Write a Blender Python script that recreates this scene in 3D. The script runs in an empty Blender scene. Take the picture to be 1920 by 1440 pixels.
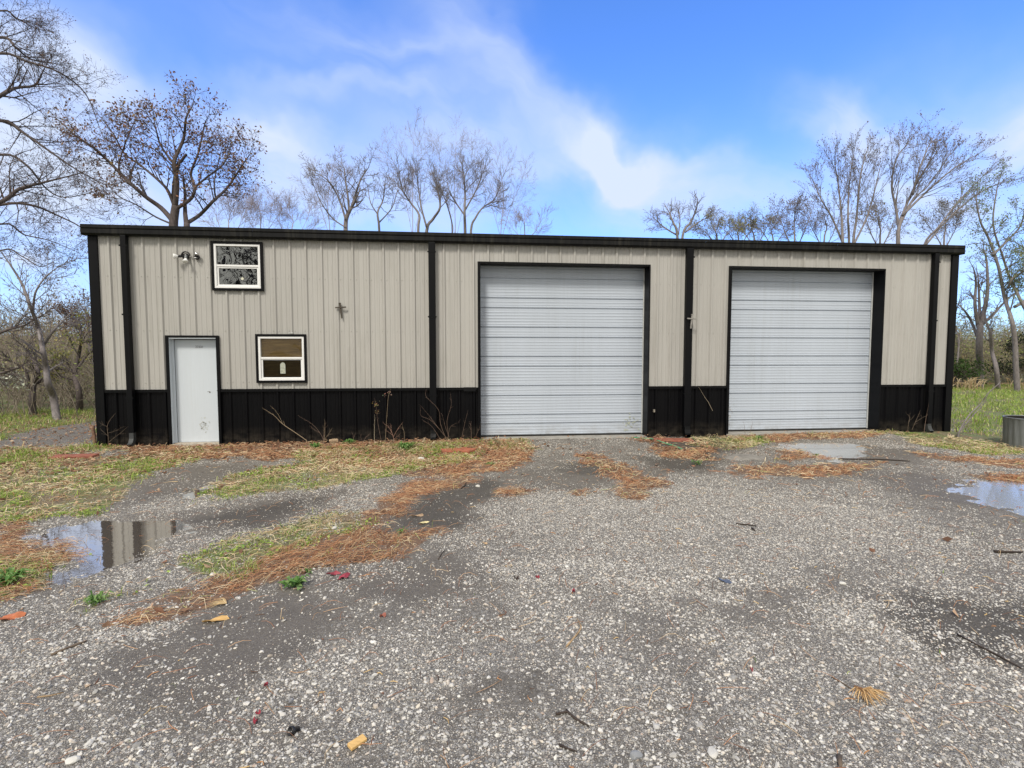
import bpy, math, random
import numpy as np
from mathutils import Vector, Matrix

# ------------------------------------------------------------------ camera
CX, CY, CZ = 7.0014, -10.5764, 1.8535
YAW, PIT, FPX = 0.10282, 0.05825, 950.0
scene = bpy.context.scene
COL = scene.collection
cam_d = bpy.data.cameras.new("camera")
cam = bpy.data.objects.new("camera", cam_d)
COL.objects.link(cam)
cam.location = (CX, CY, CZ)
cam.rotation_euler = (math.pi / 2 - PIT, 0, -YAW)
cam_d.sensor_width = 36
cam_d.lens = FPX / 1920 * 36
cam_d.clip_start = 0.05
cam_d.clip_end = 12000
scene.camera = cam
scene.render.resolution_x = 1024
scene.render.resolution_y = 768

_fw = Vector((math.sin(YAW) * math.cos(PIT), math.cos(YAW) * math.cos(PIT), -math.sin(PIT)))
_rt = Vector((math.cos(YAW), -math.sin(YAW), 0))
_up = _rt.cross(_fw)

def ray(u, v):
    "direction in which a spot of the survey photograph lies"
    return _fw + _rt * ((u - 960) / FPX) + _up * ((720 - v) / FPX)

def PX(u, v, Y=0.0):
    "the point of the vertical plane y=Y seen at photo pixel (u,v)"
    d = ray(u, v)
    return Vector((CX, CY, CZ)) + d * ((Y - CY) / d.y)

def GX(u, v, z=0.0):
    "the ground point seen at photo pixel (u,v)"
    d = ray(u, v)
    return Vector((CX, CY, CZ)) + d * ((z - CZ) / d.z)

# ------------------------------------------------------------------ light
SUN_EL, SUN_AZ = math.radians(48), math.radians(205)      # azimuth from +Y, clockwise
w = bpy.data.worlds.new("World")
scene.world = w
w.use_nodes = True
nt = w.node_tree
nt.nodes.clear()
N = nt.nodes.new
LK = nt.links.new

def mth(op, a, b=None, c=None, clamp=False, tree=None):
    t = tree or nt
    n = t.nodes.new("ShaderNodeMath")
    n.operation = op
    n.use_clamp = clamp
    for i, x in enumerate((a, b, c)):
        if x is None:
            continue
        if isinstance(x, (int, float)):
            n.inputs[i].default_value = x
        else:
            t.links.new(x, n.inputs[i])
    return n.outputs[0]

def vdot(vec, c):
    n = N("ShaderNodeVectorMath")
    n.operation = 'DOT_PRODUCT'
    LK(vec, n.inputs[0])
    n.inputs[1].default_value = c
    return n.outputs['Value']

tc = N("ShaderNodeTexCoord")
D = tc.outputs['Generated']
sky = N("ShaderNodeTexSky")
sky.sky_type = 'NISHITA'
sky.sun_disc = False
sky.sun_elevation = SUN_EL
sky.sun_rotation = SUN_AZ
sky.air_density = 1.0
sky.dust_density = 0.4
sky.ozone_density = 2.0
# slightly boosted blue, as the picture's sky has it
tint = N("ShaderNodeMix")
tint.data_type = 'RGBA'
tint.blend_type = 'MULTIPLY'
tint.inputs[0].default_value = 1
LK(sky.outputs[0], tint.inputs[6])
tint.inputs[7].default_value = (.96, 1.56, 2.60, 1)

def blob(u0, v0, u1, v1, wid, amp):
    "a long soft patch of cloud between two directions"
    a, b = ray(u0, v0).normalized(), ray(u1, v1).normalized()
    c = (a + b) / 2
    ln = (b - a)
    hl = max(ln.length / 2, 0.03)
    ax = ln.normalized()
    ay = c.cross(ax).normalized()
    x = mth('MULTIPLY', mth('SUBTRACT', vdot(D2, ax), c.dot(ax)), 1 / hl)
    y = mth('MULTIPLY', mth('SUBTRACT', vdot(D2, ay), c.dot(ay)), FPX / wid)
    front = mth('GREATER_THAN', vdot(D, c.normalized()), 0.2)
    r = mth('ADD', mth('MULTIPLY', x, x), mth('MULTIPLY', y, y))
    g = mth('MULTIPLY', mth('EXPONENT', mth('MULTIPLY', r, -1)), amp)
    return mth('MULTIPLY', g, front)

# warp the direction a little so that the patches get wispy edges
nz = N("ShaderNodeTexNoise")
nz.inputs['Scale'].default_value = 2.6
nz.inputs['Detail'].default_value = 5
nz.inputs['Roughness'].default_value = 0.55
LK(D, nz.inputs['Vector'])
vs = N("ShaderNodeVectorMath"); vs.operation = 'SUBTRACT'
LK(nz.outputs['Color'], vs.inputs[0]); vs.inputs[1].default_value = (.5, .5, .5)
vm = N("ShaderNodeVectorMath"); vm.operation = 'SCALE'
LK(vs.outputs[0], vm.inputs[0]); vm.inputs['Scale'].default_value = 0.34
va = N("ShaderNodeVectorMath"); va.operation = 'ADD'
LK(D, va.inputs[0]); LK(vm.outputs[0], va.inputs[1])
D2 = va.outputs[0]
blobs = [(380, -40, 900, 200, 55, .36), (820, -20, 1010, 200, 50, .36), (900, 230, 1420, 400, 62, .33), (560, 70, 960, 150, 20, .30), (480, 150, 860, 190, 18, .26), (980, 300, 1380, 330, 26, .24), (1040, 200, 1300, 300, 22, .22),
         (430, 210, 620, 330, 60, .80), (20, 60, 150, 380, 130, 1.7), (560, 330, 1050, 330, 90, .62),
         (1500, 170, 1720, 240, 30, 1.2), (1820, 170, 1990, 260, 34, 1.1), (1150, 250, 1250, 420, 60, .45),
         (1550, 330, 1950, 360, 120, .85), (200, 330, 600, 420, 90, .55), (-40, 620, 300, 520, 60, .20),
         (0, 480, 140, 475, 20, .45), (1180, 400, 1500, 430, 40, .45), (60, 540, 200, 600, 50, .25)]
m = None
for bl in blobs:
    g = blob(*bl)
    m = g if m is None else mth('ADD', m, g)
# streaks inside the patches
_a = (ray(1300, 420) - ray(450, 60)).normalized(); _b = ray(900, 240).cross(_a).normalized()
mp = N("ShaderNodeCombineXYZ")
LK(mth('MULTIPLY', vdot(D2, _a), 1.1), mp.inputs[0]); LK(mth('MULTIPLY', vdot(D2, _b), 4.6), mp.inputs[1])
st = N("ShaderNodeTexNoise")
st.inputs['Scale'].default_value = 1.6
st.inputs['Detail'].default_value = 6
LK(mp.outputs[0], st.inputs['Vector'])
stv = mth('MAXIMUM', mth('MULTIPLY', mth('SUBTRACT', st.outputs['Fac'], 0.27), 3.6), 0.12)
m = mth('MULTIPLY', m, stv)
# low haze whitening towards the skyline
el = vdot(D, (0, 0, 1))
low = mth('MULTIPLY', mth('EXPONENT', mth('MULTIPLY', mth('MULTIPLY', el, el), -14)), 0.34)
m = mth('ADD', m, low, clamp=True)
# unseen solid cloud deck, added to offset blue skylight, overhead and behind the photographer
behind = mth('SUBTRACT', 0.35, vdot(D, (math.sin(YAW), math.cos(YAW), -0.30)))
deck = mth('MULTIPLY', mth('ADD', mth('MULTIPLY', behind, 3.2), mth('MULTIPLY', mth('SUBTRACT', nz.outputs['Fac'], 0.5), 1.0)), 1.0, clamp=True)
cloudc = N("ShaderNodeMix"); cloudc.data_type = 'RGBA'
LK(deck, cloudc.inputs[0])
CL1, CL2 = (5.9, 6.8, 8.7, 1), (8.4, 8.1, 7.7, 1)
cloudc.inputs[6].default_value = CL1
cloudc.inputs[7].default_value = CL2
tot = mth('MAXIMUM', m, deck)
fin = N("ShaderNodeMix"); fin.data_type = 'RGBA'
LK(tot, fin.inputs[0])
LK(tint.outputs[2], fin.inputs[6])
LK(cloudc.outputs[2], fin.inputs[7])
bg = N("ShaderNodeBackground")
bg.inputs['Strength'].default_value = 0.092
LK(fin.outputs[2], bg.inputs['Color'])
wo = N("ShaderNodeOutputWorld")
LK(bg.outputs[0], wo.inputs['Surface'])

sd = bpy.data.lights.new("sun", 'SUN')
sd.energy = 2.1
sd.angle = math.radians(11)
sd.color = (1.0, 0.93, 0.82)
sun = bpy.data.objects.new("sun", sd)
COL.objects.link(sun)
sdir = Vector((math.sin(SUN_AZ) * math.cos(SUN_EL), math.cos(SUN_AZ) * math.cos(SUN_EL), math.sin(SUN_EL)))
sun.rotation_euler = sdir.to_track_quat('Z', 'Y').to_euler()
sun.location = (0, -20, 30)

vsx = scene.view_settings
vsx.view_transform = 'Standard'
vsx.look = 'None'
vsx.exposure = 0.42
vsx.gamma = 1.0
vsx.use_curve_mapping = False

# ------------------------------------------------------------------ helpers
def tag(o, label=None, cat=None, group=None, kind=None):
    if label: o['label'] = label
    if cat: o['category'] = cat
    if group: o['group'] = group
    if kind: o['kind'] = kind
    return o

def empty(name, loc=(0, 0, 0)):
    o = bpy.data.objects.new(name, None)
    o.empty_display_size = 0.2
    COL.objects.link(o)
    o.location = loc
    return o

def mk(name, V, quads=None, tris=None, col=None, mat=None, parent=None, smooth=False):
    "mesh object from numpy arrays (world coordinates; parent's offset removed)"
    me = bpy.data.meshes.new(name)
    V = np.asarray(V, np.float32).reshape(-1, 3)
    if parent is not None:
        off = Vector((0, 0, 0)); p = parent
        while p is not None:
            off += Vector(p.location); p = p.parent
        V = V - np.array(off, np.float32)
    me.vertices.add(len(V))
    me.vertices.foreach_set('co', V.ravel())
    li, ls = [], []
    k = 0
    for F, n in ((quads, 4), (tris, 3)):
        if F is None or len(F) == 0: continue
        F = np.asarray(F, np.int32).reshape(-1, n)
        li.append(F.ravel())
        ls.append(np.arange(len(F), dtype=np.int32) * n + k)
        k += F.size
    li = np.concatenate(li); ls = np.concatenate(ls)
    me.loops.add(len(li))
    me.loops.foreach_set('vertex_index', li)
    me.polygons.add(len(ls))
    me.polygons.foreach_set('loop_start', ls)
    me.polygons.foreach_set('use_smooth', np.full(len(ls), smooth))
    me.update(calc_edges=True)
    if col is not None:
        a = me.color_attributes.new("Col", 'FLOAT_COLOR', 'POINT')
        c = np.ones((len(V), 4), np.float32)
        c[:, :3] = np.asarray(col, np.float32).reshape(-1, 3)
        a.data.foreach_set('color', c.ravel())
    if mat is not None: me.materials.append(mat)
    o = bpy.data.objects.new(name, me)
    COL.objects.link(o)
    if parent is not None: o.parent = parent
    return o

class MB:
    "collects shapes into one mesh"
    def __init__(s): s.v = []; s.q = []; s.t = []; s.c = []
    def add(s, vs, quads=(), tris=(), col=(1, 1, 1)):
        b = len(s.v)
        s.v += [tuple(x) for x in vs]
        s.c += [col] * len(vs)
        s.q += [tuple(i + b for i in f) for f in quads]
        s.t += [tuple(i + b for i in f) for f in tris]
    def box(s, x0, x1, y0, y1, z0, z1, M=None, col=(1, 1, 1)):
        vs = [Vector((x, y, z)) for x in (x0, x1) for y in (y0, y1) for z in (z0, z1)]
        if M is not None: vs = [M @ p for p in vs]
        s.add(vs, [(0, 1, 3, 2), (4, 6, 7, 5), (0, 4, 5, 1), (2, 3, 7, 6), (0, 2, 6, 4), (1, 5, 7, 3)], col=col)
    def frame(s, x0, x1, z0, z1, y0, y1, wd, bottom=True, wl=None):
        wl = wl or wd
        zb = z0 + (wd if bottom else 0)
        s.box(x0, x1, y0, y1, z1 - wd, z1)
        s.box(x0, x0 + wl, y0, y1, zb, z1 - wd)
        s.box(x1 - wl, x1, y0, y1, zb, z1 - wd)
        if bottom: s.box(x0, x1, y0, y1, z0, z0 + wd)
    def tube(s, pts, rad, n=8, col=(1, 1, 1), cap=True, squash=1.0):
        pts = [Vector(p) for p in pts]
        if not hasattr(rad, '__len__'): rad = [rad] * len(pts)
        b = len(s.v)
        prev = None
        for i, p in enumerate(pts):
            t = (pts[min(i + 1, len(pts) - 1)] - pts[max(i - 1, 0)]).normalized()
            if prev is None:
                a = t.orthogonal().normalized()
            else:
                a = (prev - t * prev.dot(t)).normalized()
            prev = a
            c = t.cross(a)
            for k in range(n):
                an = 2 * math.pi * k / n
                s.v.append(tuple(p + (a * math.cos(an) + c * math.sin(an) * squash) * rad[i]))
                s.c.append(col)
        for i in range(len(pts) - 1):
            for k in range(n):
                k2 = (k + 1) % n
                s.q.append((b + i * n + k, b + i * n + k2, b + (i + 1) * n + k2, b + (i + 1) * n + k))
        if cap:
            for i, sg in ((0, -1), (len(pts) - 1, 1)):
                s.v.append(tuple(pts[i])); s.c.append(col)
                ce = len(s.v) - 1
                for k in range(n):
                    k2 = (k + 1) % n
                    f = (b + i * n + k, b + i * n + k2, ce)
                    s.t.append(f if sg > 0 else f[::-1])
    def lathe(s, prof, M, n=20, col=(1, 1, 1)):
        b = len(s.v)
        for r, h in prof:
            for k in range(n):
                a = 2 * math.pi * k / n
                s.v.append(tuple(M @ Vector((r * math.cos(a), r * math.sin(a), h)))); s.c.append(col)
        for i in range(len(prof) - 1):
            for k in range(n):
                k2 = (k + 1) % n
                s.q.append((b + i * n + k, b + i * n + k2, b + (i + 1) * n + k2, b + (i + 1) * n + k))
    def build(s, name, mat, parent=None, smooth=False, bevel=0):
        o = mk(name, s.v, s.q, s.t, s.c, mat, parent, smooth)
        if bevel:
            md = o.modifiers.new('b', 'BEVEL'); md.width = bevel; md.segments = 2; md.limit_method = 'ANGLE'
        return o

def mat(name):
    m = bpy.data.materials.new(name)
    m.use_nodes = True
    return m, m.node_tree, m.node_tree.nodes['Principled BSDF']

def setc(b, col, rough=0.6, metal=0.0, spec=0.5):
    b.inputs['Base Color'].default_value = (*col, 1)
    b.inputs['Roughness'].default_value = rough
    b.inputs['Metallic'].default_value = metal
    b.inputs['Specular IOR Level'].default_value = spec

def simple(name, col, rough=0.6, metal=0.0, spec=0.5, var=0.12, scale=8, bump=0.0, stretch=(1, 1, 1)):
    "plain paint or plastic with a little uneven tone"
    m, t, b = mat(name)
    setc(b, col, rough, metal, spec)
    g = t.nodes.new("ShaderNodeTexCoord")
    mp = t.nodes.new("ShaderNodeMapping")
    mp.inputs['Scale'].default_value = stretch
    t.links.new(g.outputs['Object'], mp.inputs[0])
    n = t.nodes.new("ShaderNodeTexNoise")
    n.inputs['Scale'].default_value = scale
    n.inputs['Detail'].default_value = 6
    t.links.new(mp.outputs[0], n.inputs['Vector'])
    r = t.nodes.new("ShaderNodeMapRange")
    r.inputs['From Min'].default_value = 0.25; r.inputs['From Max'].default_value = 0.75
    r.inputs['To Min'].default_value = 1 - var; r.inputs['To Max'].default_value = 1 + var
    t.links.new(n.outputs['Fac'], r.inputs[0])
    mx = t.nodes.new("ShaderNodeMix"); mx.data_type = 'RGBA'; mx.blend_type = 'MULTIPLY'
    mx.inputs[0].default_value = 1
    mx.inputs[6].default_value = (*col, 1)
    t.links.new(r.outputs[0], mx.inputs[7])
    t.links.new(mx.outputs[2], b.inputs['Base Color'])
    if bump:
        bp = t.nodes.new("ShaderNodeBump"); bp.inputs['Strength'].default_value = bump
        bp.inputs['Distance'].default_value = 0.01
        t.links.new(n.outputs['Fac'], bp.inputs['Height'])
        t.links.new(bp.outputs[0], b.inputs['Normal'])
    return m

def vcol(name, rough=0.8, spec=0.3, trans=0.0, var=0.25, scale=30):
    "material that takes each piece's own colour"
    m, t, b = mat(name)
    setc(b, (1, 1, 1), rough, 0, spec)
    a = t.nodes.new("ShaderNodeAttribute"); a.attribute_name = "Col"
    g = t.nodes.new("ShaderNodeTexCoord")
    n = t.nodes.new("ShaderNodeTexNoise")
    n.inputs['Scale'].default_value = scale
    t.links.new(g.outputs['Object'], n.inputs['Vector'])
    r = t.nodes.new("ShaderNodeMapRange")
    r.inputs['To Min'].default_value = 1 - var; r.inputs['To Max'].default_value = 1 + var
    t.links.new(n.outputs['Fac'], r.inputs[0])
    mx = t.nodes.new("ShaderNodeMix"); mx.data_type = 'RGBA'; mx.blend_type = 'MULTIPLY'
    mx.inputs[0].default_value = 1
    t.links.new(a.outputs['Color'], mx.inputs[6])
    t.links.new(r.outputs[0], mx.inputs[7])
    t.links.new(mx.outputs[2], b.inputs['Base Color'])
    if trans:
        b.inputs['Transmission Weight'].default_value = 0
        tr = t.nodes.new("ShaderNodeBsdfTranslucent")
        t.links.new(mx.outputs[2], tr.inputs[0])
        ms = t.nodes.new("ShaderNodeMixShader"); ms.inputs[0].default_value = trans
        out = t.nodes['Material Output']
        t.links.new(b.outputs[0], ms.inputs[1]); t.links.new(tr.outputs[0], ms.inputs[2])
        t.links.new(ms.outputs[0], out.inputs[0])
    return m

def vnoise(x, y, seed=0):
    x = np.asarray(x, np.float64); y = np.asarray(y, np.float64)
    xi = np.floor(x).astype(np.int64); yi = np.floor(y).astype(np.int64)
    fx = x - xi; fy = y - yi
    fx = fx * fx * (3 - 2 * fx); fy = fy * fy * (3 - 2 * fy)
    def h(a, b):
        n = (a * 374761393 + b * 668265263 + seed * 1442695041) & 0xffffffff
        n = ((n ^ (n >> 13)) * 1274126177) & 0xffffffff
        return ((n ^ (n >> 16)) & 0xffff) / 65535.0
    return (h(xi, yi) * (1 - fx) + h(xi + 1, yi) * fx) * (1 - fy) + (h(xi, yi + 1) * (1 - fx) + h(xi + 1, yi + 1) * fx) * fy

def fbm(x, y, seed=0, oct=4):
    s = 0; a = .5; f = 1
    for i in range(oct):
        s = s + a * vnoise(x * f, y * f, seed + i * 17); a *= .5; f *= 2.03
    return s / (1 - .5 ** oct)

def sstep(e0, e1, x):
    t = np.clip((x - e0) / (e1 - e0), 0, 1)
    return t * t * (3 - 2 * t)

# ------------------------------------------------------------------ ground cover map
def gpoly(pts):
    "outline given by survey pixels, put on the ground"
    return np.array([[GX(u, v).x, GX(u, v).y] for u, v in pts])

def sdist(P, x, y):
    "signed distance to a polygon, positive inside"
    n = len(P)
    d = np.full(x.shape, 1e9); ins = np.zeros(x.shape, bool)
    for i in range(n):
        ax, ay = P[i]; bx, by = P[(i + 1) % n]
        ex, ey = bx - ax, by - ay
        wx, wy = x - ax, y - ay
        t = np.clip((wx * ex + wy * ey) / (ex * ex + ey * ey + 1e-12), 0, 1)
        d = np.minimum(d, (wx - ex * t) ** 2 + (wy - ey * t) ** 2)
        c = ((ay > y) != (by > y)) & (x < (bx - ax) * (y - ay) / (by - ay + 1e-12) + ax)
        ins ^= c
    d = np.sqrt(d)
    return np.where(ins, d, -d)

GREEN = [[(-60, 880), (60, 862), (190, 862), (330, 846), (430, 842), (350, 868), (285, 882), (235, 915), (215, 945), (200, 962), (100, 968), (40, 985), (-60, 985)],
         [(370, 925), (430, 893), (520, 875), (640, 868), (700, 895), (600, 915), (520, 925), (420, 940)],
         [(345, 1050), (480, 995), (600, 962), (690, 952), (700, 985), (600, 1025), (460, 1078), (360, 1088)],
         [(540, 850), (700, 838), (900, 834), (900, 862), (700, 895), (540, 895)],
         [(-60, 1035), (100, 1030), (140, 1042), (110, 1085), (60, 1102), (-60, 1125)],
         [(150, 1130), (205, 1112), (210, 1125), (165, 1145)],
         [(1640, 806), (1800, 806), (2000, 815), (2000, 850), (1830, 850), (1700, 832)],
         [(1300, 815), (1420, 812), (1440, 835), (1370, 845), (1290, 835)],
         [(900, 822), (985, 830), (990, 848), (910, 845)],
         [(1500, 815), (1640, 808), (1660, 820), (1520, 824)],
         [(240, 905), (120, 920), (40, 960), (150, 965), (230, 945)]]
STRAW = [[(240, 1158), (330, 1103), (450, 1062), (560, 1020), (640, 1000), (690, 965), (735, 925), (790, 900), (870, 880), (890, 905), (805, 925), (765, 945), (748, 962), (715, 995), (825, 996), (835, 1012), (700, 1042), (640, 1055), (500, 1105), (380, 1142), (300, 1160)],
         [(195, 846), (430, 836), (900, 818), (1000, 846), (1010, 866), (900, 890), (770, 895), (640, 868), (430, 858), (300, 868)],
         [(1075, 853), (1135, 852), (1190, 880), (1240, 905), (1238, 930), (1190, 942), (1148, 930), (1165, 905), (1120, 880)],
         [(1335, 886), (1430, 870), (1520, 876), (1650, 868), (1605, 890), (1480, 897), (1400, 892)],
         [(1440, 848), (1490, 845), (1560, 862), (1480, 868)],
         [(1700, 850), (1980, 868), (1980, 884), (1760, 862)],
         [(1810, 892), (1980, 896), (1980, 914), (1850, 904)],
         [(-60, 975), (40, 985), (60, 1000), (75, 1018), (140, 1036), (100, 1092), (30, 1118), (-60, 1125)],
         [(930, 922), (985, 915), (1000, 925), (950, 936)], [(1075, 915), (1110, 915), (1105, 926), (1080, 926)],
         [(1190, 818), (1240, 818), (1270, 838), (1190, 832)], [(1230, 840), (1340, 842), (1330, 862), (1240, 858)],
         [(1340, 815), (1660, 808), (1640, 826), (1400, 832)]]
SMOOTH = [[(725, 992), (745, 962), (800, 925), (900, 898), (1000, 880), (1100, 872), (1150, 900), (1100, 922), (960, 930), (900, 965), (840, 992)],
          [(1180, 868), (1340, 862), (1350, 882), (1250, 900), (1200, 890)],
          [(1210, 822), (1340, 820), (1360, 865), (1260, 850)],
          [(160, 1250), (420, 1150), (560, 1090), (640, 1130), (560, 1230), (330, 1400), (200, 1340)],
          [(1560, 880), (1700, 885), (1840, 915), (1980, 930), (1980, 975), (1800, 945), (1650, 915)],
          [(1560, 830), (1750, 850), (1700, 872), (1560, 872)], [(330, 960), (500, 930), (640, 915), (620, 945), (480, 990), (340, 1010)],
          [(240, 905), (330, 872), (450, 872), (470, 885), (400, 920), (260, 945)],
          [(640, 1060), (830, 1030), (900, 1080), (800, 1150), (650, 1130)]]
PALE = [[(900, 900), (1250, 930), (1650, 900), (1750, 1000), (1500, 1100), (1150, 1080), (950, 960)],
        [(560, 1200), (1000, 1150), (1200, 1250), (1100, 1440), (600, 1440)],
        [(1180, 885), (1330, 870), (1480, 890), (1400, 930), (1200, 925)],
        [(-60, 1130), (260, 1130), (130, 1250), (-60, 1270)], [(-60, 1330), (250, 1360), (320, 1500), (-60, 1500)],
        [(1300, 1180), (1980, 1150), (1980, 1500), (1250, 1500)], [(440, 890), (650, 905), (600, 940), (330, 980), (300, 950)],
        [(330, 1040), (420, 1000), (360, 1080), (200, 1130)]]
WATER = [[(55, 1003), (110, 988), (190, 974), (270, 966), (335, 966), (344, 984), (322, 1003), (300, 1022), (240, 1048), (205, 1068), (120, 1082), (138, 1042), (128, 1024), (70, 1012)],
         [(1462, 838), (1500, 834), (1590, 833), (1625, 843), (1610, 856), (1570, 866), (1530, 858), (1490, 847)],
         [(1790, 918), (1830, 903), (1980, 908), (1980, 972), (1900, 955), (1835, 938)],
         [(338, 928), (366, 920), (384, 916), (376, 928), (350, 936)]]
WZ = [-0.012, 0.018, -0.006, 0.0]
GP = [gpoly(p) for p in GREEN]; SP = [gpoly(p) for p in STRAW]; MP = [gpoly(p) for p in SMOOTH]
DRIVE = [[(-10, 832), (20, 820), (60, 806), (186, 790), (186, 836), (100, 842), (40, 838)]]
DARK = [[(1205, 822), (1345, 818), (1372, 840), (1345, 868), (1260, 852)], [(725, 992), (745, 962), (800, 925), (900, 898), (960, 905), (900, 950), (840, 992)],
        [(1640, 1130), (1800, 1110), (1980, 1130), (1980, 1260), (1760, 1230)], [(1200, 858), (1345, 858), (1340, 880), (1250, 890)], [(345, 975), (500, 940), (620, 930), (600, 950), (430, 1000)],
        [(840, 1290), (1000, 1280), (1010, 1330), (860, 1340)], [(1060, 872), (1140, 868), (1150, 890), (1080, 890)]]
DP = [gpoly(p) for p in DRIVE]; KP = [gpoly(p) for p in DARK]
PP = [gpoly(p) for p in PALE]; WP = [gpoly(p) for p in WATER]

def field(polys, x, y, soft):
    r = np.zeros(x.shape)
    for P in polys:
        k = (x > P[:, 0].min() - 1) & (x < P[:, 0].max() + 1) & (y > P[:, 1].min() - 1) & (y < P[:, 1].max() + 1)
        if not k.any(): continue
        d = sdist(P, x[k], y[k])
        r[k] = np.maximum(r[k], sstep(-soft, soft, d))
    return r

def masks(x, y):
    x = np.asarray(x, float); y = np.asarray(y, float)
    wx = x + (fbm(x * 2.2, y * 2.2, 3) - .5) * .6 + (fbm(x * 9, y * 9, 13) - .5) * .22
    wy = y + (fbm(x * 2.2, y * 2.2, 9) - .5) * .6 + (fbm(x * 9, y * 9, 19) - .5) * .22
    g = field(GP, wx, wy, .16)
    s = field(SP, wx, wy, .14)
    m = field(MP, wx, wy, .30)
    p = field(PP, wx, wy, .5)
    # lawns round the shed
    far = sstep(0.0, 1.0, y) * sstep(18.6, 19.4, x + (fbm(x * .7, y * .7, 5) - .5) * 1.5)
    far = np.maximum(far, sstep(1.2, 2.2, y + (fbm(x, y, 7) - .5)) * (x < 0))
    far = np.maximum(far, sstep(20.5, 22, x))
    far = np.maximum(far, sstep(1.5, -0.5, x + .45 * (-y) + (fbm(x, y, 15) - .5) * 1.5) * (y < 0.4) * (y > -9))
    far = np.maximum(far, sstep(-14, -16, y))
    g = np.maximum(g, far)
    dv = field(DP, wx, wy, .2)
    g = g * (1 - dv)
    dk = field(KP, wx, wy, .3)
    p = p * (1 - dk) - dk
    return g, s, m, p

def gz(x, y):
    "height of the ground"
    x = np.asarray(x, float); y = np.asarray(y, float)
    r = np.hypot(x - CX, y - CY)
    fade = 1 / (1 + (r / 40) ** 2)
    z = (fbm(x * .6, y * .6, 21) - .5) * .05 * fade + (fbm(x * 5, y * 5, 33, 3) - .5) * .022 * fade
    inx = sstep(-1.5, 0.3, x) * sstep(20, 18, x)
    berm = sstep(-1.6, -.15, y) * sstep(.35, .0, y) * inx * (.055 + .025 * sstep(10, 17, x))
    berm = berm + sstep(-3.2, -1, y) * sstep(4, 1, y) * 0.0
    z = z + berm
    for P, wz in zip(WP, WZ):
        k = (x > P[:, 0].min() - 1) & (x < P[:, 0].max() + 1) & (y > P[:, 1].min() - 1) & (y < P[:, 1].max() + 1)
        if k.any():
            d = sdist(P, x[k] + (fbm(x[k] * 4, y[k] * 4, 3) - .5) * .22, y[k] + (fbm(x[k] * 4, y[k] * 4, 5) - .5) * .22)
            a = sstep(-.32, .0, d)
            low = wz - .002 - .02 * sstep(0, .25, d) + (fbm(x[k] * 9, y[k] * 9, 41, 3) - .5) * .022
            near = sstep(-1.0, -.6, d)
            hi = z[k] * (1 - near) + np.maximum(z[k], wz + .006) * near
            z[k] = hi * (1 - a) + low * a
    # under the shed the soil is buried by the slab
    return z

def gzs(x, y):
    return float(gz(np.array([x]), np.array([y]))[0])

# the sheet: fine by the camera, coarse to the horizon
def axis(a, b, st, far, gr):
    c = list(np.arange(a, b, st))
    s = st; v = c[0]; L = []
    while v > -far:
        s *= gr; v -= s; L.append(v)
    s = st; v = c[-1]; R = []
    while v < far:
        s *= gr; v += s; R.append(v)
    return np.array(L[::-1] + c + R)
xs = axis(-7.0, 19.5, .05, 6000, 1.12)
ys = axis(-9.2, 0.4, .04, 6000, 1.12)
GXX, GYY = np.meshgrid(xs, ys)
gx, gy = GXX.ravel(), GYY.ravel()
zz = gz(gx, gy)
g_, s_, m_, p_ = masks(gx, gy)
nx, ny = len(xs), len(ys)
ii = np.arange(nx * ny).reshape(ny, nx)
Q = np.stack([ii[:-1, :-1], ii[:-1, 1:], ii[1:, 1:], ii[1:, :-1]], -1).reshape(-1, 4)

mg, t, b = mat("gravel_yard")
nd = t.nodes.new; lk = t.links.new
def M2(op, a, b2=None, clamp=False): return mth(op, a, b2, None, clamp, t)
at = nd("ShaderNodeAttribute"); at.attribute_name = "Col"
at2 = nd("ShaderNodeAttribute"); at2.attribute_name = "Pale"
sep = nd("ShaderNodeSeparateColor"); lk(at.outputs['Color'], sep.inputs[0])
geo = nd("ShaderNodeTexCoord"); PO = geo.outputs['Object']
def vor(scale, feat='F1'):
    n = nd("ShaderNodeTexVoronoi"); n.feature = feat; n.inputs['Scale'].default_value = scale
    lk(PO, n.inputs['Vector']); return n
def noi(scale, det=5, rough=.6, vec=None):
    n = nd("ShaderNodeTexNoise"); n.inputs['Scale'].default_value = scale
    n.inputs['Detail'].default_value = det; n.inputs['Roughness'].default_value = rough
    lk(vec or PO, n.inputs['Vector']); return n.outputs['Fac']
def ramp(x, stops, interp='LINEAR'):
    r = nd("ShaderNodeValToRGB"); lk(x, r.inputs[0]); r.color_ramp.interpolation = interp
    e = r.color_ramp.elements
    while len(e) < len(stops): e.new(.5)
    for k, (p, c) in enumerate(stops):
        e[k].position = p; e[k].color = (*c, 1)
    return r.outputs[0]
def mixc(f, a, b2):
    n = nd("ShaderNodeMix"); n.data_type = 'RGBA'
    if isinstance(f, (int, float)): n.inputs[0].default_value = f
    else: lk(f, n.inputs[0])
    for i, x in ((6, a), (7, b2)):
        if isinstance(x, tuple): n.inputs[i].default_value = (*x, 1)
        else: lk(x, n.inputs[i])
    return n.outputs[2]
def rng(x, a, b2, c=0, d=1):
    n = nd("ShaderNodeMapRange"); lk(x, n.inputs[0])
    n.inputs[1].default_value = a; n.inputs[2].default_value = b2
    n.inputs[3].default_value = c; n.inputs[4].default_value = d; return n.outputs[0]
v1, v2, v3 = vor(62), vor(130), vor(30)
def sepr(v):
    n = nd("ShaderNodeSeparateColor"); lk(v.outputs['Color'], n.inputs[0]); return n.outputs[0]
def sepg(v):
    n = nd("ShaderNodeSeparateColor"); lk(v.outputs['Color'], n.inputs[0]); return n.outputs[1]
nlow = noi(.7, 5); nmid = noi(4, 5)
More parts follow.
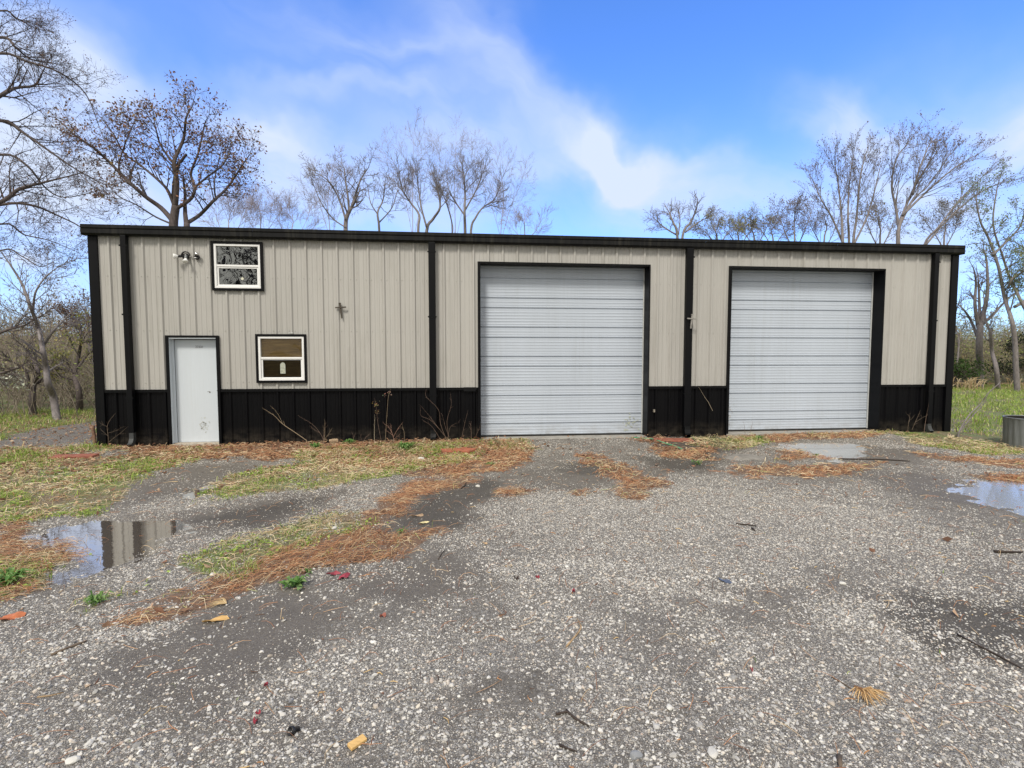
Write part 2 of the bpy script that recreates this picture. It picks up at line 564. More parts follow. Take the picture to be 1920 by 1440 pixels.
dens = M2('ADD', M2('MULTIPLY', at2.outputs['Fac'], .30), M2('ADD', M2('MULTIPLY', nlow, .55), M2('MULTIPLY', nmid, .45)))   # ~ .5
dens = M2('SUBTRACT', dens, M2('MULTIPLY', sep.outputs[2], .22))
thr = rng(dens, .30, .80, 1.0, .12)
def chips(v, size):
    on = M2('GREATER_THAN', sepr(v), thr)
    shp = rng(v.outputs['Distance'], size * .75, size * .45, 0, 1)
    return M2('MULTIPLY', on, shp)
c1 = chips(v1, .62); c2 = chips(v2, .75)
base = ramp(noi(9, 8, .75), [(.25, (.052, .047, .041)), (.5, (.098, .089, .078)), (.75, (.165, .15, .13))])
grit = ramp(sepg(v2), [(0, (.055, .051, .047)), (.45, (.13, .12, .108)), (.8, (.24, .225, .20)), (1, (.36, .34, .31))])
base = mixc(.6, base, grit)
fine = noi(420, 3, .7)
base = mixc(.45, base, ramp(fine, [(.32, (.035, .032, .029)), (.5, (.11, .10, .088)), (.66, (.44, .41, .37))]))
stonec = ramp(sepg(v1), [(0, (.20, .195, .185)), (.3, (.35, .34, .32)), (.62, (.50, .48, .45)), (.8, (.40, .34, .28)), (1, (.68, .67, .64))])
stonec3 = ramp(sepg(v3), [(0, (.16, .155, .145)), (.5, (.33, .32, .30)), (1, (.58, .56, .52))])
grav = mixc(M2('MULTIPLY', c2, .8), base, stonec)
grav = mixc(M2('MULTIPLY', c1, .9), grav, stonec)
smooth = ramp(noi(2.5, 8, .7), [(.3, (.066, .057, .047)), (.6, (.122, .105, .087)), (.8, (.18, .157, .132))])
smooth = mixc(.55, smooth, base)
sm = rng(M2('ADD', sep.outputs[2], M2('MULTIPLY', M2('SUBTRACT', nmid, .5), .9)), .35, .8)
c3 = chips(v3, .70)
grav = mixc(M2('MULTIPLY', c3, .38), grav, stonec3)
colr = mixc(M2('MULTIPLY', sm, .7), grav, smooth)
# red-brown needle litter
mpn = nd("ShaderNodeMapping"); lk(PO, mpn.inputs[0]); mpn.inputs['Rotation'].default_value = (0, 0, .55)
mpn.inputs['Scale'].default_value = (1, 6, 1)
lit = ramp(noi(28, 6, .75, mpn.outputs[0]), [(.25, (.040, .024, .017)), (.42, (.12, .068, .040)), (.56, (.23, .13, .075)), (.72, (.44, .30, .18))])
sl = rng(M2('ADD', sep.outputs[1], M2('MULTIPLY', M2('SUBTRACT', noi(6, 7, .75), .5), 2.4)), .50, .82)
colr = mixc(M2('MULTIPLY', sl, .78), colr, lit)
# weedy soil with dead thatch
soil = ramp(noi(22, 7, .8), [(.3, (.05, .040, .026)), (.45, (.14, .105, .065)), (.56, (.27, .205, .125)), (.72, (.48, .39, .25))])
grn = ramp(noi(26, 6, .7), [(.3, (.05, .065, .02)), (.55, (.17, .23, .055)), (.8, (.32, .38, .12))])
gm = rng(M2('ADD', noi(1.3, 6, .65), M2('MULTIPLY', noi(11, 4), .3)), .54, .74)
soil = mixc(gm, soil, grn)
sg = rng(M2('ADD', sep.outputs[0], M2('MULTIPLY', M2('SUBTRACT', noi(7, 6, .75), .5), 1.9)), .50, .80)
colr = mixc(M2('MULTIPLY', sg, .80), colr, soil)
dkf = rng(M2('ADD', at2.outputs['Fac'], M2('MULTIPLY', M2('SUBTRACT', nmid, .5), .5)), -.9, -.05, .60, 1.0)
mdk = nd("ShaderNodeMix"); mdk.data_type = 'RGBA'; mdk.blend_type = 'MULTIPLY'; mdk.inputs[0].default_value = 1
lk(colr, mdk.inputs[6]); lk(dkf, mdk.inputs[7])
lk(mdk.outputs[2], b.inputs['Base Color'])
ro = rng(M2('SUBTRACT', sm, M2('ADD', sl, sg)), 0, 1, .9, .62)
lk(ro, b.inputs['Roughness'])
b.inputs['Specular IOR Level'].default_value = .35
bp = nd("ShaderNodeBump"); bp.inputs['Strength'].default_value = .9; bp.inputs['Distance'].default_value = .012
hh = M2('ADD', M2('MULTIPLY', c1, .8), M2('ADD', M2('MULTIPLY', c2, .4), M2('ADD', M2('MULTIPLY', noi(60, 5, .8), .5), M2('MULTIPLY', fine, .25))))
lk(hh, bp.inputs['Height']); lk(bp.outputs[0], b.inputs['Normal'])

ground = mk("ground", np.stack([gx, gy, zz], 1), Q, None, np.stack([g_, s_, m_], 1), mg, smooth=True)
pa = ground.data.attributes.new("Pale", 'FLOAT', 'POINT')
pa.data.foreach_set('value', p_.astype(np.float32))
tag(ground, kind='structure')

# puddles: flat water where the ground dips
mw, t, b = mat("muddy_water")
setc(b, (.11, .095, .08), .04, 0.0, 1.0)
b.inputs['IOR'].default_value = 1.5
gl = t.nodes.new("ShaderNodeBsdfGlossy"); gl.inputs['Roughness'].default_value = .02
gl.inputs['Color'].default_value = (.95, .95, .95, 1)
lw = t.nodes.new("ShaderNodeFresnel"); lw.inputs['IOR'].default_value = 3.6
ms = t.nodes.new("ShaderNodeMixShader")
t.links.new(lw.outputs[0], ms.inputs[0]); t.links.new(b.outputs[0], ms.inputs[1]); t.links.new(gl.outputs[0], ms.inputs[2])
t.links.new(ms.outputs[0], t.nodes['Material Output'].inputs[0])
tcw = t.nodes.new("ShaderNodeTexCoord")
nw = t.nodes.new("ShaderNodeTexNoise"); nw.inputs['Scale'].default_value = 14; t.links.new(tcw.outputs['Object'], nw.inputs['Vector'])
bw = t.nodes.new("ShaderNodeBump"); bw.inputs['Strength'].default_value = .12; bw.inputs['Distance'].default_value = .004
t.links.new(nw.outputs['Fac'], bw.inputs['Height'])
for s in (gl, b): t.links.new(bw.outputs[0], s.inputs['Normal'])
mw2 = mw.copy(); mw2.name = 'shallow_sheen_water'
for q_ in mw2.node_tree.nodes:
    if q_.type == 'BSDF_GLOSSY': q_.inputs['Roughness'].default_value = .22
    if q_.type == 'FRESNEL': q_.inputs['IOR'].default_value = 1.4
    if q_.type == 'BSDF_PRINCIPLED': q_.inputs['Base Color'].default_value = (.34, .34, .33, 1)  # pale sky sheen put into the water's base colour
for wi, (P, wz) in enumerate(zip(WP, WZ)):
    qx = np.arange(P[:, 0].min() - .4, P[:, 0].max() + .4, .1); qy = np.arange(P[:, 1].min() - .4, P[:, 1].max() + .4, .1)
    QX, QY = np.meshgrid(qx, qy)
    inn = (sdist(P, QX.ravel() + .05, QY.ravel() + .05) > -.32).reshape(QX.shape)[:-1, :-1]
    I = np.arange(QX.size).reshape(QX.shape)
    F = np.stack([I[:-1, :-1], I[:-1, 1:], I[1:, 1:], I[1:, :-1]], -1)[inn]
    us, inv = np.unique(F.ravel(), return_inverse=True)
    V = np.stack([QX.ravel()[us], QY.ravel()[us], np.full(len(us), wz)], 1)
    tag(mk("puddle", V, inv.reshape(-1, 4), None, None, mw2 if wi in (1, 2) else mw, smooth=True), kind='structure')

# ------------------------------------------------------------------ the metal shed
H, L, DEP = 4.17, 18.27, 12.2
WZN = 1.165                                   # top of the black wainscot

def sheet_mat(name, c, dirtc, rough, spec=.5, streak=.35, lowdirt=.0):
    m, t, b = mat(name)
    setc(b, c, rough, 0, spec)
    g = t.nodes.new("ShaderNodeTexCoord"); P = g.outputs['Object']
    def noise(sc, loc, det=5, scale=1.0):
        mp = t.nodes.new("ShaderNodeMapping"); mp.inputs['Scale'].default_value = sc; mp.inputs['Location'].default_value = loc
        t.links.new(P, mp.inputs[0])
        n = t.nodes.new("ShaderNodeTexNoise"); n.inputs['Scale'].default_value = scale; n.inputs['Detail'].default_value = det
        n.inputs['Roughness'].default_value = .65
        t.links.new(mp.outputs[0], n.inputs['Vector']); return n.outputs['Fac']
    def rg(x, a, b2, c2=0, d=1):
        n = t.nodes.new("ShaderNodeMapRange"); t.links.new(x, n.inputs[0])
        n.inputs[1].default_value = a; n.inputs[2].default_value = b2; n.inputs[3].default_value = c2; n.inputs[4].default_value = d
        return n.outputs[0]
    s1 = rg(noise((16, 1, .35), (0, 0, 0)), .45, .78)
    s2 = rg(noise((1.2, 1, .5), (3, 0, 1)), .40, .70)
    s3 = noise((70, 1, 2), (5, 0, 2), 3)
    dd = mth('MULTIPLY', mth('MULTIPLY', s1, s2, tree=t), streak, tree=t)
    mx = t.nodes.new("ShaderNodeMix"); mx.data_type = 'RGBA'
    t.links.new(dd, mx.inputs[0]); mx.inputs[6].default_value = (*c, 1); mx.inputs[7].default_value = (*dirtc, 1)
    # a faint patchy tone difference from sheet to sheet
    tone = rg(noise((.55, 1, .12), (9, 0, 0), 3), .3, .7, 0.94, 1.05)
    t2 = rg(s3, .3, .7, .975, 1.02)
    if lowdirt:
        sp = t.nodes.new("ShaderNodeSeparateXYZ"); t.links.new(P, sp.inputs[0])
        lowz = rg(sp.outputs[2], .02, .42, 1, 0)
        spl = mth('MULTIPLY', mth('MULTIPLY', lowz, rg(noise((5, 1, 9), (2, 0, 2), 6), .38, .62), tree=t), lowdirt, tree=t)
        m2_ = t.nodes.new("ShaderNodeMix"); m2_.data_type = 'RGBA'
        t.links.new(spl, m2_.inputs[0]); t.links.new(mx.outputs[2], m2_.inputs[6]); m2_.inputs[7].default_value = (.20, .17, .13, 1)
        mx = m2_
    mu = t.nodes.new("ShaderNodeMix"); mu.data_type = 'RGBA'; mu.blend_type = 'MULTIPLY'; mu.inputs[0].default_value = 1
    t.links.new(mx.outputs[2], mu.inputs[6]); t.links.new(mth('MULTIPLY', tone, t2, tree=t), mu.inputs[7])
    t.links.new(mu.outputs[2], b.inputs['Base Color'])
    rr = rg(noise((9, 1, 4), (0, 2, 0)), .3, .7, rough - .06, rough + .1)
    t.links.new(rr, b.inputs['Roughness'])
    bp = t.nodes.new("ShaderNodeBump"); bp.inputs['Strength'].default_value = .35; bp.inputs['Distance'].default_value = .006
    t.links.new(noise((3, 1, 1.2), (1, 1, 1), 3), bp.inputs['Height']); t.links.new(bp.outputs[0], b.inputs['Normal'])
    return m

m_beige = sheet_mat("beige_steel", (.42, .414, .392), (.17, .16, .13), .52, .4, .8)
m_black = sheet_mat("black_steel", (.0025, .0026, .0036), (.008, .008, .008), .42, .13, .5, .22)
m_trim = sheet_mat("black_trim", (.003, .0033, .0045), (.014, .014, .013), .42, .15, .5)
m_gut = sheet_mat("gutter_black", (.0045, .005, .006), (.055, .053, .042), .42, .2, 1.0)
m_white = simple("white_vinyl", (.78, .79, .79), .35, var=.03)
m_doorw = sheet_mat("door_paint", (.58, .635, .69), (.42, .43, .40), .42, .45, .35)
m_lead = sheet_mat("overhead_door_paint", (.465, .52, .595), (.33, .36, .37), .42, .5, .45, .45)
m_conc = simple("concrete", (.30, .29, .265), .9, var=.25, scale=6, bump=.3)
m_galv = simple("galvanised", (.20, .215, .22), .5, .35, var=.3, scale=5, stretch=(3, 3, .6))
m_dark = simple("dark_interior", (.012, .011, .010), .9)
m_seal = simple("pale_seal", (.52, .54, .54), .6)

shed = empty("metal_shed", (0, 0, 0))
tag(shed, "long beige and black ribbed metal workshop with two overhead doors", "building")

# openings: x0,x1,z0,z1
OP = dict(door=(1.335, 2.255, -.1, 2.19), up=(2.235, 3.135, 3.135, 4.02), low=(3.01, 3.925, 1.32, 2.225),
          g1=(7.385, 11.04, -.1, 3.73), g2=(12.825, 16.475, -.1, 3.735))

def rects(x0, x1, z0, z1):
    "the wall area less its openings, as rectangles"
    xsx = sorted({x0, x1, *[a for o in OP.values() for a in o[:2] if x0 < a < x1]})
    out = []
    for a, b_ in zip(xsx[:-1], xsx[1:]):
        segs = [(z0, z1)]
        for o in OP.values():
            if o[0] <= a + 1e-6 and o[1] >= b_ - 1e-6:
                n2 = []
                for s in segs:
                    if o[3] <= s[0] or o[2] >= s[1]: n2.append(s); continue
                    if o[2] > s[0]: n2.append((s[0], o[2]))
                    if o[3] < s[1]: n2.append((o[3], s[1]))
                segs = n2
        out += [(a, b_, s[0], s[1]) for s in segs]
    return out

def prof(x0, x1, phase=.943, pitch=.3025, hgt=.032):
    P = []
    k = math.floor((x0 - phase) / pitch) - 1
    while phase + k * pitch < x1 + pitch:
        c = phase + k * pitch
        P += [(c - .036, 0), (c - .015, -hgt), (c + .015, -hgt), (c + .036, 0)]
        for f in (.36, .66):
            d = c + pitch * f
            P += [(d - .016, 0), (d - .008, -.006), (d + .008, -.006), (d + .016, 0)]
        k += 1
    P.sort()
    ax = [p[0] for p in P]; ay = [p[1] for p in P]
    xs_ = [x0] + [x for x in ax if x0 < x < x1] + [x1]
    return [(x, float(np.interp(x, ax, ay))) for x in xs_]

def sheet(mb, x0, x1, z0, z1, y=0.0, **kw):
    p = prof(x0, x1, **kw)
    n = len(p)
    vs = [(x, y + d, z0) for x, d in p] + [(x, y + d, z1) for x, d in p]
    mb.add(vs, [(i, i + 1, n + i + 1, n + i) for i in range(n - 1)])

wall = MB()
for r in rects(.02, L - .02, WZN, 4.22): sheet(wall, *r)
walls = wall.build("wall", m_beige, shed)
# screws in rows along the girts
rs = random.Random(4)
sc = MB()
for zr in (1.30, 2.32, 3.36):
    k = 0
    while .943 - .6 + k * .3025 < L - .2:
        for dx in (-.055, .055):
            x = .943 - .6 + k * .3025 + dx; z = zr + rs.uniform(-.006, .006)
            if x > .2 and not any(o[0] - .06 < x < o[1] + .06 and o[2] - .06 < z < o[3] + .06 for o in OP.values()):
                sc.tube([(x, -.001, z), (x, -.008, z)], [.011, .007], 6, col=(.3, .29, .27))
        k += 1
ob = sc.build("screws", m_beige, walls); tag(ob, kind='stuff')
wn = MB()
for r in rects(.02, L - .02, -.12, WZN): sheet(wn, *r, y=.012)
wn.build("wainscot", m_black, shed)
# frame boards behind the sheets and the other three walls
inner = MB()
for a, b_, c, d in rects(.03, L - .03, -.12, 4.2): inner.box(a, b_, .03, .12, c, d)
inner.build("wall_core", m_dark, shed)
gw = MB()
for X in (0.0, L):
    n = 40
    for i in range(n):
        ya, yb = .12 + DEP * i / n, .12 + DEP * (i + 1) / n
        ym = (ya + yb) / 2
        sg = -1 if X == 0 else 1
        h = lambda y: 4.22 + (1 - abs(y - .06 - DEP / 2) / (DEP / 2)) * DEP / 2 / 12 * 1
        gw.box(X + (0 if sg < 0 else -.05), X + (.05 if sg < 0 else 0), ya, yb, WZN, min(h(ya), h(yb)))
        gw.box(X + (-.032 if sg < 0 else 0), X + (0 if sg < 0 else .032), ym - .02, ym + .02, WZN, min(h(ya), h(yb)) - .02)
gw.build("side_wall", m_beige, shed)
gl_ = MB()
gl_.box(0, .05, .12, DEP + .12, -.12, WZN - .003); gl_.box(L - .05, L, .12, DEP + .12, -.12, WZN - .003)
gl_.box(0, L, DEP + .125, DEP + .2, -.12, 4.2)
gl_.build("side_wainscot", m_black, shed)
# roof
rf = MB()
YM = .06 + DEP / 2
for (ya, za, yb, zb) in ((-.10, 4.20, YM, 4.20 + (YM + .12) / 12), (YM, 4.20 + (YM + .12) / 12, DEP + .3, 4.20)):
    vs = [(x, y, z + dz) for x in (-.05, L + .02) for y, z in ((ya, za), (yb, zb)) for dz in (0, .03)]
    rf.add(vs, [(0, 1, 3, 2), (4, 6, 7, 5), (0, 4, 5, 1), (2, 3, 7, 6), (0, 2, 6, 4), (1, 5, 7, 3)])
    k = 0
    while .1 + k * .3025 < L:
        x = .1 + k * .3025
        vs = [(x + dx, y, z + .03 + dz) for dx, dz in ((-.03, 0), (-.012, .03), (.012, .03), (.03, 0)) for y, z in ((ya, za), (yb, zb))]
        rf.add(vs, [(0, 2, 3, 1), (2, 4, 5, 3), (4, 6, 7, 5)])
        k += 1
rf.build("roof", m_gut, shed)
# sculptured box gutter with end caps
gt = MB()
pr = [(-.035, 4.105), (-.125, 4.105), (-.155, 4.135), (-.155, 4.215), (-.172, 4.232), (-.172, 4.292), (-.150, 4.296), (-.150, 4.27), (-.035, 4.27)]
xsg = [-.045, 3.0, 3.03, 6.05, 6.08, 9.1, 9.13, 12.2, 12.23, 15.2, 15.23, L + .02]
for a, b_ in zip(xsg[:-1], xsg[1:]):
    o = .004 if b_ - a < .1 else 0
    vs = [(x, y - o, z) for x in (a, b_) for y, z in pr]
    n = len(pr)
    gt.add(vs, [(i, i + 1, n + i + 1, n + i) for i in range(n - 1)])
for x in (-.046, L + .021):
    gt.box(x - .006, x + .006, -.16, -.03, 4.10, 4.28)
gt.build("gutter", m_gut, shed)
sf = MB(); sf.box(.16, L - .16, -.034, .0, 4.135, 4.262); sf.build("eave_trim", m_trim, shed)

# corner trims
for x0, x1 in ((-.012, .150), (L - .150, L + .012)):
    c = MB()
    c.box(x0, x1, -.045, -.033, -.1, 4.14)
    xe = x0 if x0 < 1 else x1 - .012
    c.box(xe, xe + .012, -.033, .14, -.1, 4.14)
    xi = x1 - .01 if x0 < 1 else x0
    c.box(xi, xi + .01, -.033, .01, -.1, 4.14)
    c.build("corner_trim", m_trim, shed)
# cap strip over the wainscot
for a, b_ in ((.16, 1.305), (2.287, 7.364), (11.05, 12.819), (16.485, L - .16)):
    cp = MB()
    cp.box(a, b_, -.040, .01, WZN - .052, WZN - .004)
    cp.box(a, b_, -.046, .01, WZN - .003, WZN + .003)
    cp.build("wainscot_cap", m_trim, shed)
bt = MB(); bt.box(7.08, 7.33, -.052, -.046, WZN - .075, WZN + .01); bt.build("cap_splice", m_gut, shed)

# downspouts
m_elb = simple('dull_elbow', (.055, .06, .062), .5, .2)
for cx, half, ws in ((.672, .05, 1), (6.455, .068, 0), (11.882, .074, 0), (17.638, .055, 1)):
    d = MB()
    z1 = .34 if cx < 1 else .28
    d.box(cx - half, cx + half, -.150, -.052, z1, 4.11)
    dn = d.build("downspout", m_gut if False else m_trim, shed, bevel=.006)
    for zz_ in (1.0, 2.6, 3.9):
        s = MB(); s.box(cx - half - .02, cx + half + .02, -.154, -.146, zz_, zz_ + .03); s.build("strap", m_trim, dn)
    e = MB()
    P0 = Vector((cx, -.10, z1 + .02)); pts = [P0, Vector((cx, -.105, .22)), Vector((cx, -.14, .13)), Vector((cx, -.20, .09))]
    e.tube(pts, [half * 1.12, half * 1.15, half * 1.15, half * 1.1], 4, cap=False)
    e.build("elbow", m_gut if ws == 0 else m_elb, dn)

# ---- overhead doors
def overhead(key, yl, zb):
    x0, x1, _, zt = OP[key]
    e = MB()
    pz = [(zb, 0)]
    lines = [.348, .54, .955, 1.17, 1.59, 1.80, 2.21, 2.43, 2.84, 3.05, 3.47, 3.68]
    z = zb; P = []
    marks = [zb] + [q + (zb - .08) * .3 for q in lines] + [zt + .1]
    for a, b_ in zip(marks[:-1], marks[1:]):
        # one band: lip, shallow ribs, drip edge
        P += [(a + .003, .018), (a + .008, -.009), (a + .028, -.014), (a + .036, -.004)]
        zc = a + .055
        while zc < b_ - .045:
            P += [(zc, -.003), (zc + .005, -.0072), (zc + .018, -.0072), (zc + .026, -.003)]
            zc += .063
        P += [(b_ - .012, -.003), (b_ - .007, .018)]
    n = len(P)
    vs = [(x, yl + d, z) for x in (x0 - .05, x1 + .05) for z, d in P]
    e.add(vs, [(i, n + i, n + i + 1, i + 1) for i in range(n - 1)])
    e.box(x0 - .05, x1 + .05, yl + .02, yl + .05, zb, zt + .1)
    leaf = e.build("garage_door", m_lead, shed)
    f = MB()
    f.box(x0 - .006, x0 + .05, -.050, -.036, -.1, zt)          # narrow face of the black opening trim
    f.box(x1 - .015, x1 + .010, -.050, -.036, -.1, zt)
    f.box(x0 - .006, x1 + .010, -.050, -.036, zt, zt + .028)
    f.box(x0 - .006, x0 + .004, -.036, yl - .02, -.1, zt)
    f.box(x1 - .006, x1 + .004, -.036, yl - .02, -.1, zt)
    f.box(x0 - .006, x1 + .004, -.036, yl - .02, zt + .002, zt + .03)
    f.build("opening_trim", m_trim, leaf)
    s = MB()
    s.box(x0 + .004, x0 + .045, yl - .036, yl - .018, zb, zt); s.build("weather_seal", m_seal, leaf)
    s = MB(); s.box(x1 - .030, x1 - .006, yl - .036, yl - .018, zb, zt); s.build("weather_seal", m_seal, leaf)
    s = MB(); s.box(x0, x1, yl - .012, yl + .012, zb - .03, zb - .002); s.build("bottom_seal", m_dark, leaf)
    return leaf
g1 = overhead("g1", .30, .105)
g2 = overhead("g2", .30, .135)
tag(g1, "wide white ribbed overhead door with a green mould stain at its foot")
tag(g2, "right hand white ribbed overhead door with a scuffed left edge")

# mould and scuffs on the doors, as thin marks with their own shape
def stain(name, parent, x, z, wx, wz, y, c, seed, n=90, sz=.02):
    r = random.Random(seed); mb = MB()
    for i in range(n):
        a, q = r.gauss(0, wx), r.gauss(0, wz)
        w2, h2 = r.uniform(.3, 1) * sz, r.uniform(.2, .8) * sz
        k = len(mb.v)
        pts = []
        for j in range(6):
            an = j * math.pi / 3; rr = r.uniform(.6, 1.1)
            pts.append((x + a + math.cos(an) * w2 * rr, y - .0004 * (i % 7), z + q + math.sin(an) * h2 * rr))
        ctr = (x + a, y - .0004 * (i % 7), z + q)
        mb.add([ctr] + pts, tris=[(0, j + 1, (j + 1) % 6 + 1) for j in range(6)])
    return mb.build(name, simple(name, c, .8, var=.3), parent)
stain("mould_stain", g1, 10.75, .37, .10, .09, .284, (.40, .43, .37), 3, 34, .035)
stain("scuff", g2, 13.0, .62, .05, .06, .284, (.42, .40, .38), 5, 50, .02)
stain("scuff", g2, 13.03, .36, .05, .12, .284, (.44, .46, .48), 6, 40, .03)

# ---- entry door
x0, x1, _, zt = OP["door"]
ed = MB(); ed.box(x0 + .055, x1 - .03, .115, .16, .10, zt - .045)
ed = ed.build("entry_door", m_doorw, shed, bevel=.003)
tag(ed, "pale grey steel entry door with small black house number")
f = MB()
f.box(x0 - .03, x0 + .028, -.052, -.038, -.1, zt + .035); f.box(x1 - .018, x1 + .032, -.052, -.038, -.1, zt + .035)
f.box(x0 + .028, x1 - .018, -.052, -.038, zt - .004, zt + .035)
f.box(x0 - .03, x0 - .018, -.038, .01, -.1, zt + .03); f.box(x1 + .02, x1 + .032, -.038, .01, -.1, zt + .03)
f.build("door_trim", m_trim, ed)
f = MB()
f.box(x0 - .016, x0 + .012, -.036, .112, .06, zt - .005); f.box(x1 - .014, x1 + .018, -.036, .112, .06, zt - .005)
f.box(x0 + .012, x0 + .05, .06, .112, .06, zt - .02); f.box(x1 - .03, x1 - .014, .06, .112, .06, zt - .02)
f.box(x0 + .012, x1 - .014, -.036, .112, zt - .030, zt - .005)
f.build("door_frame", m_doorw, ed)
f = MB(); f.box(x0 - .01, x1 + .01, -.05, .112, .045, .080); f.box(x0 + .02, x1 - .02, .02, .112, .080, .098)
f.build("threshold", simple("old_threshold", (.42, .38, .32), .7, var=.25, scale=14), ed)
f = MB(); f.box(x1 - .036, x1 - .022, .108, .114, 1.31, 1.37); f.box(x1 - .10, x1 - .03, .108, .113, 1.125, 1.135)
f.build("latch_plate", m_trim, ed)
f = MB(); f.tube([(2.02, .113, 1.10), (2.02, .110, 1.10)], .016, 10); f.box(1.975, 2.015, .111, .113, 1.108, 1.116)
f.build("lock_hole", simple("bare_steel", (.18, .17, .17), .5), ed)
stain("boot_scuff", ed, 1.885, .44, .045, .07, .113, (.47, .50, .49), 11, 46, .024)
tx = bpy.data.curves.new("house_number", 'FONT'); tx.body = "22221"; tx.size = .062; tx.extrude = .001
to = bpy.data.objects.new("house_number_text", tx); COL.objects.link(to)
bpy.context.view_layer.update()
me = bpy.data.meshes.new_from_object(to.evaluated_get(bpy.context.evaluated_depsgraph_get()))
bpy.data.objects.remove(to)
no = bpy.data.objects.new("house_number", me); COL.objects.link(no); me.materials.clear(); me.materials.append(simple("number_ink", (.10, .10, .11), .6))
no.location = (1.775, .1125, 1.985); no.rotation_euler = (math.pi / 2, 0, 0); no.parent = ed

# ---- windows
m_glass, t, b = mat("window_glass")
t.nodes.remove(b)
tr = t.nodes.new("ShaderNodeBsdfTransparent"); tr.inputs[0].default_value = (.80, .84, .80, 1)
gs = t.nodes.new("ShaderNodeBsdfGlossy"); gs.inputs['Roughness'].default_value = .01
fr = t.nodes.new("ShaderNodeFresnel"); fr.inputs['IOR'].default_value = 2.2
mx_ = t.nodes.new("ShaderNodeMixShader"); GLASS_F = fr
gn = t.nodes.new("ShaderNodeTexCoord"); nn = t.nodes.new("ShaderNodeTexNoise"); nn.inputs['Scale'].default_value = 3.2; nn.inputs['Detail'].default_value = 1
bb = t.nodes.new("ShaderNodeBump"); bb.inputs['Strength'].default_value = .22; bb.inputs['Distance'].default_value = .02
t.links.new(gn.outputs['Object'], nn.inputs['Vector']); t.links.new(nn.outputs['Fac'], bb.inputs['Height']); t.links.new(bb.outputs[0], gs.inputs['Normal'])
t.links.new(fr.outputs[0], mx_.inputs[0]); t.links.new(tr.outputs[0], mx_.inputs[1]); t.links.new(gs.outputs[0], mx_.inputs[2])
t.links.new(mx_.outputs[0], t.nodes['Material Output'].inputs[0])
m_glass2 = m_glass.copy(); m_glass2.name = 'clear_glass'
for q_ in m_glass2.node_tree.nodes:
    if q_.type == 'FRESNEL': q_.inputs['IOR'].default_value = 1.33
    if q_.type == 'BSDF_TRANSPARENT': q_.inputs[0].default_value = (.92, .93, .88, 1)
m_screen = m_glass2.copy(); m_screen.name = 'screened_glass'
for q_ in m_screen.node_tree.nodes:
    if q_.type == 'BSDF_TRANSPARENT': q_.inputs[0].default_value = (.60, .60, .58, 1)
m_ply, t, b = mat("brown_plywood")
g = t.nodes.new("ShaderNodeTexCoord"); mp = t.nodes.new("ShaderNodeMapping"); mp.inputs['Scale'].default_value = (1, 1, 14)
t.links.new(g.outputs['Object'], mp.inputs[0])
n = t.nodes.new("ShaderNodeTexNoise"); n.inputs['Scale'].default_value = 2.5; n.inputs['Detail'].default_value = 8; n.inputs['Roughness'].default_value = .7
t.links.new(mp.outputs[0], n.inputs['Vector'])
r = t.nodes.new("ShaderNodeValToRGB"); t.links.new(n.outputs['Fac'], r.inputs[0])
r.color_ramp.elements[0].position = .3; r.color_ramp.elements[0].color = (.16, .09, .035, 1)
r.color_ramp.elements[1].position = .72; r.color_ramp.elements[1].color = (.50, .31, .12, 1)
t.links.new(r.outputs[0], b.inputs['Base Color']); b.inputs['Roughness'].default_value = .7

def window(key, label, up):
    x0, x1, z0, z1 = OP[key]
    zm = z0 + (z1 - z0) * .50
    f = MB(); f.frame(x0 - .028, x1 + .028, z0 - .032, z1 + .032, -.060, -.036, .045)
    f.frame(x0 - .028, x1 + .028, z0 - .032, z1 + .032, -.036, .004, .012)
    wo_ = f.build("window", m_trim, shed); tag(wo_, label)
    f = MB()
    f.frame(x0 + .018, x1 - .018, z0 + .014, z1 - .014, -.050, .03, .042)
    f.box(x0 + .060, x1 - .060, -.040, .03, zm - .010, zm + .028)
    f.build("frame", m_white, wo_, bevel=.004)
    f = MB(); f.frame(x0 + .062, x1 - .062, z0 + .058, zm - .012, -.026, .022, .028 if up else .018, wl=.030)
    f.build("sash", m_white, wo_, bevel=.003)
    f = MB(); f.box(x0 + .058, x1 - .058, -.012, -.008, zm + .026, z1 - .054); f.build("pane", m_glass if up else m_glass2, wo_)
    f = MB(); f.box(x0 + .088, x1 - .088, -.002, .002, z0 + .074, zm - .028); f.build("pane", m_glass if up else m_screen, wo_)
    bk = MB()
    if up:
        bk.box(x0 - .1, x1 + .1, .50, .52, z0 - .1, z1 + .1); bk.build("dark_room_sheet", m_dark, wo_)  # black sheet stands in for the darkness of the unlit room
        s = MB(); s.lathe([(0, 0), (.026, 0), (.028, .004)], Matrix.Translation((x0 + .52, -.004, z0 + .21)) @ Matrix.Rotation(math.pi / 2, 4, 'X'), 14)
        s.build("sticker", simple("pale_sticker", (.62, .62, .50), .6), wo_)
    else:
        bk.box(x0 + .04, x1 - .04, .032, .045, z0 + .02, z1 - .02); bk.build("plywood_backing", m_ply, wo_)
        s = MB()
        xc, za, zb_ = x0 + .465, z0 + .150, z0 + .375
        s.add([(xc - .05, -.004, za), (xc + .05, -.004, za), (xc + .05, -.004, zb_ - .05), (xc + .034, -.004, zb_ - .012), (xc, -.004, zb_), (xc - .034, -.004, zb_ - .012), (xc - .05, -.004, zb_ - .05)],
              [(0, 1, 2, 6)], [(6, 2, 4), (6, 4, 5), (2, 3, 4)])
        s.build("paper_tag", simple("grey_paper_tag", (.38, .40, .33), .7, var=.3, scale=30), wo_)
    return wo_
window("up", "upper window with dark mirrored panes", True)
window("low", "lower window boarded with brown wood inside", False)
